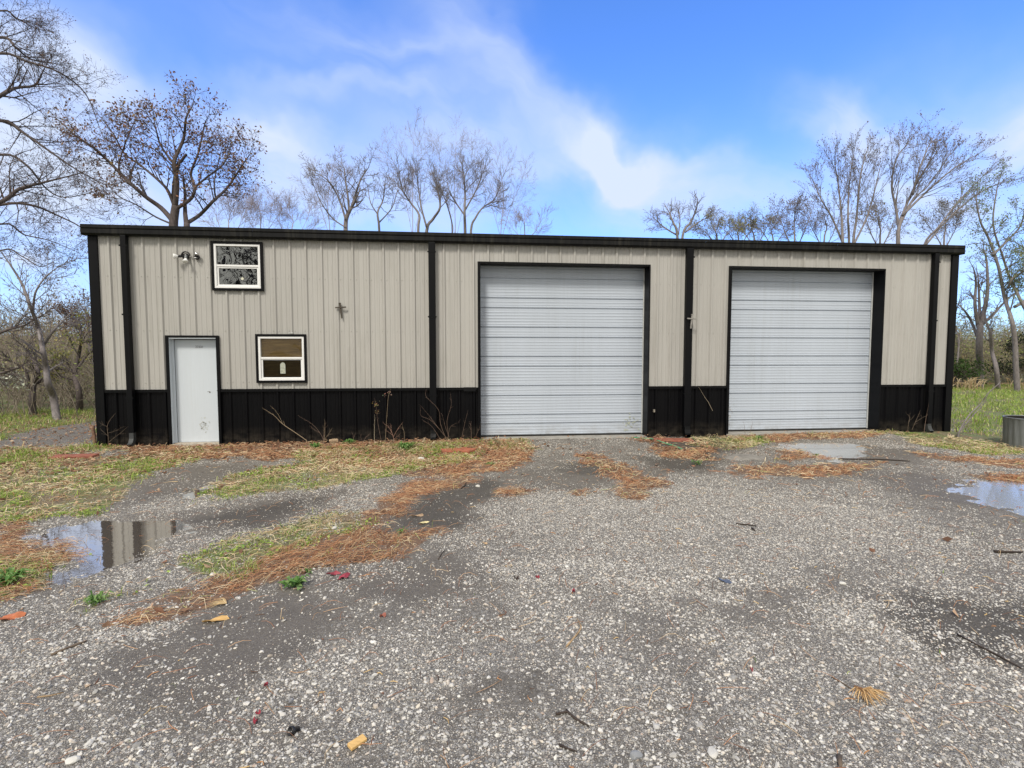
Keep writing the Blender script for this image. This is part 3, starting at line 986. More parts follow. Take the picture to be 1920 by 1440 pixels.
f = MB(); f.tube([(3.62, -.05, 2.275), (3.64, -.07, 2.283), (3.66, -.05, 2.276)], .009, 6); f.tube([(3.69, -.05, 2.277), (3.69, -.07, 2.283)], .012, 6)
f.build("debris", m_seal, shed)

# slab edge under the doors, electrical bits on the wainscot
sl_ = MB()
sl_.box(.05, L - .05, .015, DEP, -.2, .055)
for k, zb in (("g1", .075), ("g2", .105)):
    a, b_ = OP[k][:2]
    sl_.box(a + .006, b_ - .008, -.06, .42, -.2, zb)
sl_.build("slab", m_conc, shed, bevel=.006)
f = MB(); P = PX(1226, 770, -.03); f.box(P.x - .02, P.x + .012, -.07, -.02, P.z - .03, P.z + .03)
f.build("hose_bib", simple("dull_brass", (.35, .32, .27), .4, .5), shed)

# ------------------------------------------------------------------ things on the wall
m_blk = simple("black_plastic", (.012, .012, .014), .3)
m_bulb = simple("white_bulb", (.80, .81, .80), .15, var=.02)
m_chrome = simple("chrome_cap", (.55, .55, .54), .2, .8)
P = PX(348, 481, -.05)
fl = empty("floodlight", (P.x, -.04, P.z)); tag(fl, "black twin floodlight with two white bulbs left of upper window", "wall light")
f = MB(); f.lathe([(0, .0), (.062, 0), (.066, .01), (.058, .034), (.03, .046), (0, .048)], Matrix.Translation((P.x, -.032, P.z)) @ Matrix.Rotation(math.pi / 2, 4, 'X'), 24)
f.build("base", m_blk, fl, True)
f = MB(); pts = [P + Vector((.02 + .075 * math.cos(a), -.035, .01 + .075 * math.sin(a))) for a in [math.pi * k / 10 for k in range(0, 11)]]
f.tube(pts, .014, 8); f.build("bracket", m_blk, fl, True)
for (dx, dz, d) in ((.035, -.01, Vector((.12, -.45, -1))), (-.055, -.005, Vector((-1, -.5, -.12)))):
    d.normalize()
    s0 = P + Vector((dx, -.06, dz))
    q = d.to_track_quat('Z', 'Y').to_matrix().to_4x4()
    f = MB(); f.lathe([(0, -.02), (.022, -.02), (.026, .0), (.028, .045), (.024, .05)], Matrix.Translation(s0) @ q, 16)
    hd = f.build("lamp_holder", m_blk if dx < 0 else m_galv, fl, True)
    f = MB(); f.lathe([(.020, .045), (.024, .055), (.046, .10), (.050, .112), (.046, .120), (.02, .126), (0, .127)], Matrix.Translation(s0) @ q, 20)
    f.build("bulb", m_bulb, fl, True)
P = PX(369, 481, -.05)
l2 = empty("security_lamp", (P.x, -.04, P.z)); tag(l2, "small round sensor lamp just right of the twin floodlight", "wall light")
f = MB(); f.lathe([(0, 0), (.05, 0), (.052, .012), (.036, .03), (0, .034)], Matrix.Translation((P.x, -.032, P.z - .01)) @ Matrix.Rotation(math.pi / 2, 4, 'X'), 20)
f.build("base", m_blk, l2, True)
q = Vector((.5, -.8, .9)).to_track_quat('Z', 'Y').to_matrix().to_4x4()
f = MB(); f.lathe([(0, -.01), (.026, 0), (.034, .03), (.034, .05)], Matrix.Translation((P.x, -.06, P.z + .005)) @ q, 18); f.build("housing", m_blk, l2, True)
f = MB(); f.lathe([(.034, .05), (.036, .062), (.026, .078), (0, .082)], Matrix.Translation((P.x, -.06, P.z + .005)) @ q, 18); f.build("lens", m_chrome, l2, True)
f = MB(); f.lathe([(.030, 0), (.034, .012), (.022, .016)], Matrix.Translation((P.x - .006, -.09, P.z - .04)), 18); f.build("cap_ring", m_chrome, l2, True)

m_cross = simple("weathered_spike_metal", (.07, .058, .045), .55, .3, var=.4, scale=20)
def cross(ct, cb, cl, cr, Y, name, label, m):
    a, b_, c, d = PX(*ct, Y), PX(*cb, Y), PX(*cl, Y), PX(*cr, Y)
    o = empty(name, ((a.x + b_.x) / 2, Y, b_.z)); tag(o, label, "cross")
    f = MB(); f.tube([a, a.lerp(b_, .5), b_], [.021, .020, .017], 4); f.tube([a + Vector((0, 0, .003)), a - Vector((0, 0, .015))], [.024, .024], 8)
    f.build("upright", m, o)
    f = MB(); f.tube([c + Vector((0, -.018, 0)), d + Vector((0, -.018, 0))], [.017, .018], 4); f.build("crossbar", m, o)
cross((637, 568), (641, 597), (629, 577), (649, 576), -.05, "wall_cross", "rusty brown metal cross on the beige wall", m_cross)
cross((1298, 589), (1295, 616), (1288, 597), (1305, 598.5), -.185, "wall_cross", "pale grey metal cross hung on the black downspout between the overhead doors",
      simple("grey_spike_metal", (.30, .29, .27), .45, .3, var=.3, scale=20))

# ------------------------------------------------------------------ trees
def bark(name, c, var=.35):
    return simple(name, c, .9, var=var, scale=6, bump=.6, stretch=(3, 3, .7), spec=.2)
m_bark = bark("dark_bark", (.105, .088, .086))
m_barkg = bark("grey_bark", (.22, .20, .20))
m_twig = bark("far_twig", (.15, .13, .14))
m_leaf = vcol("leaves", .7, .3, .35, .2, 10)

class Tree:
    def __init__(s, seed): s.r = random.Random(seed); s.tr = []; s.br = []; s.tips = []; s.big = []; s.tf = None
    def limb(s, pts, r0, r1, lvl, lst):
        n = len(pts) - 1
        if r0 > .03 and lst is s.tr:
            s.big.append((pts, [r0 + (r1 - r0) * i / n for i in range(n + 1)])); return
        for i in range(n):
            lst.append((pts[i], pts[i + 1], r0 + (r1 - r0) * i / n, r0 + (r1 - r0) * (i + 1) / n))
    def grow(s, p, d, L, r, lvl, P):
        R = s.r
        n = max(3, int(round(L / P['seg'])))
        n = min(n, 9)
        st = L / n
        pts = [p]; d = d.normalized()
        wa = P['wander']; up = P['up']
        ends = []
        for i in range(n):
            d = (d + Vector((R.gauss(0, wa), R.gauss(0, wa), R.gauss(0, wa) + up))).normalized()
            p = p + d * st
            pts.append(p)
            f = (i + 1) / n
            if lvl > 0 and f > P['bare'] :
                k = P['kids'] / n
                k = int(k) + (R.random() < k % 1)
                for _ in range(k):
                    ends.append((p, d.copy(), f))
        r1 = max(r * .35, P['rmin'] * .6)
        s.limb(pts, r, r1, lvl, s.br)
        if lvl == 0 or L < P['lmin']:
            s.tips.append((p, d)); s.tips.append((pts[len(pts) // 2], d))
            return
        for (q, dd, f) in ends:
            ang = math.radians(R.uniform(*P['ang']))
            ax = dd.orthogonal().normalized()
            ax.rotate(Matrix.Rotation(R.uniform(0, 2 * math.pi), 3, dd))
            nd_ = dd.copy(); nd_.rotate(Matrix.Rotation(ang, 3, ax))
            if P.get('flat'): nd_.y *= P['flat']
            ll = L * R.uniform(*P['ratio']) * (1.15 - .45 * f)
            s.grow(q, nd_, ll, max((r + (r1 - r) * f) * P['rr'], P['rmin']), lvl - 1, P)
        s.tips.append((p, d))
    def sketch(s, uv, Y, r0, r1, P, lvl=2, kids=9, lst=None, dy=0.6, L0=None, start=.15, zbase=None):
        "a main limb drawn from the photograph, set at depth Y, with side branches grown from it"
        R = s.r
        pts = []
        for i, q in enumerate(uv):
            yy = Y + (q[2] if len(q) > 2 else 0) + (R.uniform(-dy, dy) if 0 < i else 0)
            uq, vq = s.tf(q[0], q[1]) if s.tf else (q[0], q[1])
            pts.append(PX(uq, vq, yy))
        if pts[0].z < 1.2 and r0 > .025: pts[0].z = -.25
        # smooth the run
        fine = []
        for i in range(len(pts) - 1):
            a = pts[max(i - 1, 0)]; b_ = pts[i]; c = pts[i + 1]; d_ = pts[min(i + 2, len(pts) - 1)]
            for k in range(4):
                t_ = k / 4
                fine.append(.5 * ((2 * b_) + (c - a) * t_ + (2 * a - 5 * b_ + 4 * c - d_) * t_ ** 2 + (3 * b_ - a - 3 * c + d_) * t_ ** 3))
        fine.append(pts[-1])
        s.limb(fine, r0, r1, 9, s.tr if lst is None else lst)
        tot = sum((fine[i + 1] - fine[i]).length for i in range(len(fine) - 1))
        for k in range(kids):
            f = start + (1 - start) * (k + R.random()) / kids
            x = f * (len(fine) - 1); i = min(int(x), len(fine) - 2)
            q = fine[i].lerp(fine[i + 1], x - i)
            dd = (fine[i + 1] - fine[i]).normalized()
            ang = math.radians(R.uniform(*P['ang']))
            ax = dd.orthogonal().normalized(); ax.rotate(Matrix.Rotation(R.uniform(0, 2 * math.pi), 3, dd))
            dd.rotate(Matrix.Rotation(ang, 3, ax))
            ll = (L0 or tot * .45) * R.uniform(.6, 1.1) * (1.1 - .5 * f)
            rr = (r0 + (r1 - r0) * f) * P['rr']
            s.grow(q, dd, ll, max(rr, P['rmin']), lvl, P)
        e = fine[-1]; dd = (fine[-1] - fine[-2]).normalized()
        s.grow(e, dd, (L0 or tot * .45) * .6, max(r1, P['rmin']), lvl, P)
    def leaves(s, per, size, cols, spread=.12, keep=1.0, flt=None):
        R = s.r; C = []; K = []
        for p, d in s.tips:
            if R.random() > keep or (flt and not flt(p)): continue
            for _ in range(per):
                C.append(p + Vector((R.gauss(0, spread), R.gauss(0, spread), R.gauss(0, spread))))
                c = R.choice(cols); f = R.uniform(.7, 1.3)
                K.append((c[0] * f, c[1] * f, c[2] * f))
        return np.array(C), np.array(K), size
    def build(s, name, label, mtr, mbr, loc, leaves=None, group=None, cat="tree"):
        o = empty(name, loc); tag(o, label, cat, group)
        if s.tr or s.big:
            f = MB()
            for p_, r_ in s.big: f.tube(p_, r_, 9, cap=True)
            for a_, b_, c_, d_ in s.tr: f.tube([a_, b_], [c_, d_], 6, cap=False)
            f.build("trunk", mtr, o, True)
        tubes("branches", s.br, mbr, o, 3)
        if leaves is not None and len(leaves[0]):
            quads("leaves", leaves[0], leaves[2], leaves[1], m_leaf, o, s.r.randrange(9999))
        return o

def tubes(name, segs, m, parent, n, col=None):
    a = np.array([(*p, *q, r, t_) for p, q, r, t_ in segs], float)
    P0, P1, R0, R1 = a[:, :3], a[:, 3:6], a[:, 6], a[:, 7]
    d = P1 - P0; ln = np.linalg.norm(d, axis=1, keepdims=True) + 1e-9; d = d / ln
    P1 = P1 + d * np.minimum(R1[:, None] * .5, ln * .2)
    ref = np.where(np.abs(d[:, 2:3]) > .9, np.array([[1., 0, 0]]), np.array([[0, 0, 1.]]))
    u = np.cross(d, ref); u /= np.linalg.norm(u, axis=1, keepdims=True)
    v = np.cross(d, u)
    V = []
    for k in range(n):
        an = 2 * math.pi * k / n
        o_ = u * math.cos(an) + v * math.sin(an)
        V.append(P0 + o_ * R0[:, None]); V.append(P1 + o_ * R1[:, None])
    V = np.stack(V, 1)                                  # seg, 2n, 3
    N_ = len(segs)
    base = (np.arange(N_) * 2 * n)[:, None]
    Qs = []
    for k in range(n):
        k2 = (k + 1) % n
        Qs.append(base + np.array([[2 * k, 2 * k2, 2 * k2 + 1, 2 * k + 1]]))
    c = None
    if col is not None: c = np.repeat(np.asarray(col), 2 * n, axis=0)
    return mk(name, V.reshape(-1, 3), np.stack(Qs, 1).reshape(-1, 4), None, c, m, parent, smooth=True)

def quads(name, C, size, K, m, parent, seed=1, aspect=.55, flat=False):
    "leaf shapes: a folded rhomb each"
    g = np.random.default_rng(seed)
    n = len(C)
    a = g.normal(size=(n, 3))
    if flat: a[:, 2] *= .25
    a /= np.linalg.norm(a, axis=1, keepdims=True)
    b_ = g.normal(size=(n, 3)); b_ -= a * (a * b_).sum(1, keepdims=True)
    if flat:
        b_ = np.cross(a, np.array([[0, 0, 1.]]) + g.normal(size=(n, 3)) * .45); b_ -= a * (a * b_).sum(1, keepdims=True)
    b_ /= np.linalg.norm(b_, axis=1, keepdims=True)
    nn_ = np.cross(a, b_)
    s_ = size * g.uniform(.6, 1.3, (n, 1))
    fold = g.uniform(.1, .45, (n, 1)) * s_
    V = np.stack([C - a * s_ * .5, C + b_ * s_ * aspect * .5 + nn_ * fold * .4, C + a * s_ * .5 + nn_ * fold * .3, C - b_ * s_ * aspect * .5 + nn_ * fold * .4], 1)
    base = (np.arange(n) * 4)[:, None]
    T = np.stack([base + np.array([[0, 1, 2]]), base + np.array([[0, 2, 3]])], 1)
    return mk(name, V.reshape(-1, 3), None, T.reshape(-1, 3), np.repeat(K, 4, axis=0), m, parent)

OAK = dict(seg=.45, wander=.16, up=.035, kids=5.6, bare=.15, ang=(28, 62), ratio=(.42, .68), rr=.52, rmin=.007, lmin=.35)
FINE = dict(seg=.5, wander=.12, up=.045, kids=6.5, bare=.12, ang=(22, 50), ratio=(.42, .66), rr=.52, rmin=.0075, lmin=.35)
STUB = dict(seg=.4, wander=.17, up=.06, kids=6.2, bare=.2, ang=(30, 58), ratio=(.38, .6), rr=.55, rmin=.010, lmin=.4)
FAN = dict(seg=.6, wander=.07, up=.06, kids=5, bare=.2, ang=(14, 34), ratio=(.45, .7), rr=.5, rmin=.0065, lmin=.4)
BROWN = [(.26, .13, .075), (.18, .10, .07), (.34, .18, .09), (.14, .09, .075), (.36, .25, .10)]
BUD = [(.20, .16, .15), (.15, .12, .12), (.26, .20, .14)]
YG = [(.34, .34, .09), (.26, .30, .08), (.42, .37, .12)]

# oak with brown leaves behind the left end of the roof
T = Tree(11); Y = 15
T.tf = lambda u, v: (330 + (u - 330) * .93, 420 + (v - 420) * (.86 if v < 420 else 1))
base = PX(330, 800, Y); g0 = GX(330, 800)
px = 950 / (Y + 10.5)                     # pixels per metre there
T.sketch([(330, 723), (329, 600), (328, 480), (325, 424), (330, 380)], Y, .25, .17, OAK, 0, 0, dy=.05)
for uv, r0, r1, k in (
    ([(328, 385), (332, 330), (326, 285), (345, 235), (350, 190), (362, 165)], .16, .03, 11),
    ([(325, 415), (300, 385), (268, 360), (232, 325), (200, 290), (165, 255), (125, 225), (95, 195)], .15, .03, 17),
    ([(328, 385), (315, 350), (300, 330), (262, 295), (225, 265), (205, 225), (180, 190)], .10, .02, 12),
    ([(333, 385), (360, 365), (368, 340), (360, 310), (375, 265), (385, 215), (390, 195)], .11, .025, 12),
    ([(352, 418), (378, 400), (405, 370), (430, 345), (450, 315), (468, 285), (478, 270)], .12, .02, 12),
    ([(368, 340), (392, 318), (425, 290), (440, 250)], .07, .02, 8),
    ([(326, 290), (300, 250), (290, 215), (285, 190)], .07, .02, 8),
    ([(410, 365), (407, 335), (412, 300), (420, 265)], .05, .02, 5),
    ([(232, 325), (215, 300), (222, 262), (235, 225), (245, 200)], .06, .02, 8),
    ([(330, 423), (290, 405), (250, 378), (215, 360), (190, 330)], .06, .015, 7)):
    T.sketch(uv, Y, r0 * .78, r1 * .8, OAK, 2, k + 2, dy=.5, L0=1.6, start=.2)
T.sketch([(352, 723), (350, 560), (352, 470), (352, 418)], Y, .17, .13, OAK, 0, 0, dy=.05)
T.build("oak_tree", "spreading oak with clinging brown leaves behind the left half of the roof", m_bark, m_bark, (base.x, Y, 0),
        T.leaves(1, .13, BROWN, .13, .62, lambda p: p.z > 8.6))

# big bare tree beyond the left edge, its boughs reaching into view
T = Tree(5); Y = 5.5
base = PX(-330, 700, Y)
T.sketch([(-330, 860), (-320, 700), (-300, 500), (-280, 330), (-240, 180)], Y, .30, .18, OAK, 1, 3, dy=.1, L0=1.5)
LF = dict(OAK); LF.update(seg=.3, rmin=.0035, lmin=.2, kids=6, rr=.5)
for uv, r0, r1, k in (
    ([(-280, 330), (-120, 250), (0, 180), (30, 165), (65, 160), (80, 135)], .09, .02, 9),
    ([(-240, 180), (-100, 110), (0, 70), (30, 90), (60, 112), (100, 118)], .07, .012, 10),
    ([(-240, 200), (-100, 130), (0, 100), (50, 115), (110, 135), (160, 175), (185, 235)], .06, .012, 12),
    ([(-300, 420), (-100, 260), (0, 226), (45, 250), (95, 285), (150, 322), (205, 350)], .08, .012, 13),
    ([(-300, 480), (-120, 430), (0, 380), (35, 355), (70, 345), (110, 335), (150, 325)], .10, .012, 13),
    ([(-300, 480), (-120, 420), (0, 384), (60, 385), (110, 405), (150, 425), (170, 445)], .07, .010, 10),
    ([(-300, 400), (-120, 330), (0, 290), (50, 310), (85, 352), (120, 370), (175, 360)], .06, .010, 10),
    ([(-240, 150), (-120, 60), (0, 20), (30, 35), (60, 40)], .05, .010, 10),
    ([(-300, 560), (-120, 480), (0, 420), (45, 440), (90, 450), (140, 470)], .05, .008, 9),
    ([(-300, 560), (-120, 540), (0, 470), (40, 480), (75, 500), (100, 490)], .04, .008, 7)):
    T.sketch(uv, Y, r0 * .8, r1 * .8, LF, 2, k + 6, dy=.35, L0=1.25, start=.30)
T.build("bare_tree", "large bare tree whose dark boughs reach in from the left edge of the photo", m_bark, m_bark, (base.x, Y, 0),
        T.leaves(1, .045, BUD + BROWN[:2], .05, .4))

# a tree across the lane behind the viewer, seen mirrored in the upper window
T = Tree(77)
bx, by = -6.5, -24.0
T.limb([Vector((bx, by, -.1)), Vector((bx + .1, by, 2)), Vector((bx - .1, by + .1, 4.2))], .30, .2, 9, T.tr)
for i in range(8):
    a = i * .8
    T.grow(Vector((bx - .1, by + .1, 3.4 + i * .18)), Vector((math.cos(a), math.sin(a) * .6, 1.0)), 6.4, .13, 3, dict(OAK, kids=5, seg=.8, rmin=.035, rr=.6))
T.build("bare_tree", "bare tree mirrored in the panes of the upper window", m_bark, m_bark, (bx, by, 0))

MIDTF = lambda u, v: (u, 440 + (v - 440) * (.92 if v < 440 else 1))
# the row beyond the middle of the roof
def cfork(name, label, seed, Y, limbs, P, mm, L0, lvl=2, lv=None, base=None, group="bare trees beyond the roof", cat="tree"):
    T = Tree(seed); T.tf = TF
    for uv, r0, r1, k, st_ in limbs:
        T.sketch(uv, Y, r0, r1, P, lvl, k, dy=.4, L0=L0, start=st_)
    u0 = limbs[0][0][0]
    b0 = PX(u0[0], u0[1], Y)
    return T.build(name, label, mm, mm, (b0.x, Y, 0), lv(T) if lv else None, group, cat)

TF = None
def hz(Y): return 665 + 950 * CZ / (Y + 10.58)       # where the ground is seen at that depth
TF = MIDTF
Y = 24
gb = hz(Y)
cfork("bare_tree", "stubby bare tree with upright prongs, first beyond the middle of the roof", 21, Y,
      [([(650, gb), (649, 520), (648, 430), (650, 405), (658, 385)], .16, .12, 2, .8),
       ([(648, 410), (640, 380), (628, 350), (615, 330), (600, 318)], .07, .025, 8, .2),
       ([(655, 395), (665, 365), (672, 340), (680, 320), (690, 305)], .09, .025, 9, .15),
       ([(655, 395), (652, 360), (648, 330), (645, 305)], .08, .025, 8, .15),
       ([(648, 425), (625, 408), (605, 380), (592, 350)], .05, .02, 7, .2)], STUB, m_barkg, 2.0)
cfork("bare_tree", "small thin bare tree between the pronged tree and the twin stems", 22, Y + 3,
      [([(712, gb), (711, 520), (711, 430), (708, 395), (718, 370), (722, 335)], .12, .03, 9, .7),
       ([(709, 400), (695, 375), (690, 345)], .05, .02, 5, .2), ([(711, 415), (735, 385), (745, 350)], .05, .02, 5, .2)], STUB, m_barkg, 1.8)
cfork("bare_tree", "bare tree with two leaning stems beyond the roof centre", 23, Y,
      [([(800, gb), (800, 520), (800, 432), (812, 408), (825, 385), (822, 355), (818, 330)], .15, .03, 13, .65),
       ([(788, gb), (787, 520), (784, 432), (786, 400), (770, 375), (755, 350), (750, 325)], .12, .025, 12, .65),
       ([(800, 425), (790, 385), (785, 350), (782, 325)], .07, .02, 8, .2)], FINE, m_barkg, 1.9)
cfork("bare_tree", "rounded bare tree with dense fine twigs, tallest beyond the roof centre", 24, Y,
      [([(873, gb), (873, 520), (872, 432), (871, 395), (872, 360), (870, 325), (868, 305)], .14, .025, 14, .62),
       ([(884, gb), (884, 520), (883, 432), (892, 405), (905, 385), (925, 370), (935, 350)], .11, .02, 13, .62),
       ([(871, 400), (855, 375), (842, 350), (838, 330)], .06, .02, 9, .2),
       ([(872, 390), (890, 355), (900, 330), (905, 315)], .06, .02, 9, .2)], FINE, m_barkg, 1.9)
cfork("bare_tree", "slim bare tree just left of the rounded one beyond the roof", 25, Y + 2,
      [([(848, gb), (848, 520), (848, 432), (845, 405), (835, 370), (825, 340)], .08, .02, 9, .65)], FINE, m_barkg, 1.5)
cfork("bare_tree", "short twiggy bare tree low over the roof, right of centre", 26, Y,
      [([(1272, gb), (1271, 540), (1270, 442), (1262, 415), (1255, 395)], .14, .04, 8, .75),
       ([(1274, gb), (1275, 540), (1280, 442), (1295, 415), (1305, 390), (1308, 375)], .12, .03, 9, .7),
       ([(1268, 440), (1245, 425), (1225, 405)], .06, .02, 12, .2), ([(1272, 440), (1275, 410), (1272, 390)], .05, .02, 9, .2), ([(1285, 435), (1310, 415), (1335, 400)], .06, .02, 12, .2)], dict(STUB, up=.05), m_barkg, 1.3)
# fainter trees farther off: thin twigs, the fading of distance put into their pale colour
m_pale = bark("faded_far_twig", (.36, .33, .38), .2)
FAR = dict(seg=.9, wander=.12, up=.07, kids=6.5, bare=.1, ang=(22, 52), ratio=(.45, .7), rr=.5, rmin=.008, lmin=.5)
FARW = []
for i, (u, vtop, Y_, L0, nm) in enumerate([
    (430, 372, 34, 2.4, "pale twiggy tree low over the roof right of the oak"), (490, 368, 36, 2.4, "pale twiggy tree low over the roof, second right of the oak"),
    (548, 385, 35, 2.2, "pale twiggy tree in the dip before the middle row"), (620, 300, 44, 3.2, "faint thin tree standing behind the pronged tree"),
    (775, 235, 48, 4.2, "tall faint bare tree rising behind the twin stems"), (855, 240, 50, 4.4, "tall faint bare tree rising behind the rounded tree"),
    (940, 290, 46, 3.6, "faint bare tree at the right end of the middle row"), (985, 395, 36, 1.8, "low pale twiggy bush past the middle row")]):
    g_b = hz(Y_); s = random.Random(i + 40)
    limbs = [([(u, g_b), (u + 2, 560), (u - 1, 440), (u + s.uniform(-6, 6), (440 + vtop) / 2), (u + s.uniform(-12, 12), vtop + 10)], .08, .012, 14, .6)]
    for sg in (-1, 1):
        limbs.append(([(u, 450), (u + sg * 18, (445 + vtop) / 2 + 15), (u + sg * s.uniform(28, 42), vtop + (440 - vtop) * .25)], .03, .010, 9, .15))
    cfork("bare_tree", nm, 50 + i, Y_, limbs, FAR, m_pale, L0, base=None)

# right side
Y = 17
gb = hz(Y)
lvs = lambda T: T.leaves(1, .085, BUD, .06, .7)
TF = lambda u, v: (u, 455 + (v - 455) * (.85 if v < 455 else 1))
cfork("budding_tree", "multi stemmed budding tree with upright stems beyond the right overhead door", 31, Y,
      [([(1588, gb), (1585, 560), (1580, 455), (1578, 400), (1572, 330), (1565, 280)], .11, .02, 13, .6),
       ([(1598, gb), (1600, 560), (1600, 455), (1606, 400), (1612, 320), (1622, 262)], .11, .02, 13, .6),
       ([(1592, 600), (1592, 455), (1590, 400), (1592, 330), (1600, 265)], .08, .02, 12, .5),
       ([(1580, 455), (1560, 400), (1540, 360), (1525, 320)], .06, .018, 10, .2),
       ([(1600, 460), (1625, 400), (1640, 340), (1650, 290)], .06, .018, 10, .2)], FAN, m_barkg, 2.0, 2, lvs, group="budding trees beyond the right end")
cfork("budding_tree", "tall budding tree fanning out to the upper right beyond the shed", 32, Y,
      [([(1690, gb), (1688, 560), (1684, 455), (1686, 420), (1700, 370), (1725, 310), (1760, 250)], .15, .022, 15, .6),
       ([(1686, 430), (1680, 380), (1672, 330), (1680, 270), (1700, 240)], .08, .02, 12, .2),
       ([(1692, 395), (1740, 340), (1790, 290), (1830, 262)], .07, .018, 12, .2),
       ([(1710, 350), (1722, 300), (1738, 250), (1748, 228)], .06, .018, 10, .2),
       ([(1735, 460), (1780, 400), (1830, 350), (1880, 320)], .06, .018, 12, .15),
       ([(1710, gb), (1715, 560), (1732, 462), (1760, 420), (1800, 360), (1850, 300)], .10, .02, 13, .62),
       ([(1686, 420), (1712, 360), (1740, 330), (1775, 270)], .06, .018, 10, .2)], FAN, m_barkg, 2.1, 2, lvs, group="budding trees beyond the right end")
for i, (u, vt, Y_, L0, cols, nm) in enumerate([
    (1345, 412, 26, 1.5, YG, "low yellow green budding tree showing over the roof"), (1415, 405, 27, 1.5, YG, "yellow green budding tree, next one right over the roof"),
    (1490, 380, 25, 1.8, BUD, "grey twiggy tree left of the upright multi stemmed tree"), (1545, 395, 27, 1.6, BUD, "small grey twiggy tree at the foot of the multi stemmed tree"),
    (1650, 392, 23, 1.8, [(.24, .19, .08), (.18, .16, .07)], "tan green leafing tree between the two tall budding trees"),
    (1770, 395, 24, 1.8, [(.20, .17, .09), (.15, .14, .07)], "tan leafing tree under the fanning tree"),
    (1385, 415, 29, 1.3, BUD, "low grey twiggy tree between the two yellow green ones"), (1450, 410, 30, 1.4, BUD, "grey twiggy tree beside the yellow green ones")]):
    g_b = hz(Y_); s = random.Random(i + 90)
    limbs = [([(u, g_b), (u + 2, 560), (u, 455), (u + s.uniform(-6, 6), (450 + vt) / 2), (u + s.uniform(-12, 12), vt)], .10, .02, 10, .7)]
    for sg in (-1, 1):
        limbs.append(([(u, 470), (u + sg * 15, 440), (u + sg * s.uniform(22, 36), vt + 12)], .05, .015, 8, .2))
    cfork("leafing_tree", nm, 60 + i, Y_, limbs, dict(FINE, seg=.7, rmin=.008), m_barkg, L0, 2,
          lambda T, c=cols: T.leaves(1, .10, c, .15, .55), group="leafing trees beyond the right end")
TF = None
# trees in the gap right of the shed
Y = 12
gb = hz(Y)
GRN = [(.20, .28, .12), (.24, .32, .13), (.28, .30, .15)]
cfork("leafing_tree", "large dark forked tree with pale green buds at the right edge of the photo", 41, Y,
      [([(1908, gb), (1905, 690), (1903, 640), (1897, 600), (1884, 560), (1872, 500), (1855, 450), (1838, 415), (1830, 370)], .125, .025, 20, .4),
       ([(1940, gb), (1935, 660), (1930, 600), (1912, 560), (1893, 520), (1880, 480), (1862, 420), (1870, 350)], .095, .025, 18, .45),
       ([(1903, 575), (1925, 560), (1950, 520), (1990, 480)], .08, .02, 7, .2),
       ([(1890, 540), (1900, 520), (1925, 505), (1960, 470)], .06, .02, 6, .2),
       ([(1862, 478), (1890, 450), (1915, 420), (1925, 370)], .06, .02, 8, .2)], dict(OAK, ratio=(.4, .6)), m_barkg, 1.4, 2,
      lambda T: T.leaves(3, .08, GRN, .12, .9, lambda p: p.z > 4.2), group="trees in the gap right of the shed")
Y = 15
gb = hz(Y)
cfork("bare_tree", "gnarled pollarded tree with a thick burr in the gap right of the shed", 42, Y,
      [([(1838, gb), (1838, 690), (1836, 650), (1838, 610)], .16, .15, 0, .9),
       ([(1838, 612), (1848, 570), (1852, 540), (1850, 490), (1845, 470)], .12, .03, 9, .3),
       ([(1834, 612), (1828, 570), (1830, 530), (1826, 505)], .10, .03, 9, .3),
       ([(1842, 608), (1862, 590), (1880, 570), (1900, 552)], .09, .03, 6, .3),
       ([(1832, 630), (1820, 600), (1808, 582), (1796, 570)], .08, .03, 7, .3),
       ([(1838, 612), (1836, 560), (1834, 520)], .09, .03, 8, .3)], dict(OAK, ratio=(.4, .6)), m_barkg, 1.2, 2, group="trees in the gap right of the shed")
cfork("bare_tree", "slim dark tree leaning left, middle of the gap right of the shed", 43, Y - 1,
      [([(1872, 728), (1868, 690), (1860, 660), (1857, 625), (1848, 600), (1845, 560)], .12, .03, 9, .45)], FINE, m_barkg, 1.0, 2, group="trees in the gap right of the shed")
cfork("bare_tree", "thin sapling close beside the right corner of the shed", 44, Y,
      [([(1795, gb), (1794, 690), (1798, 640), (1790, 600), (1800, 560)], .06, .02, 8, .3)], FINE, m_barkg, 1.0, 2, group="trees in the gap right of the shed")

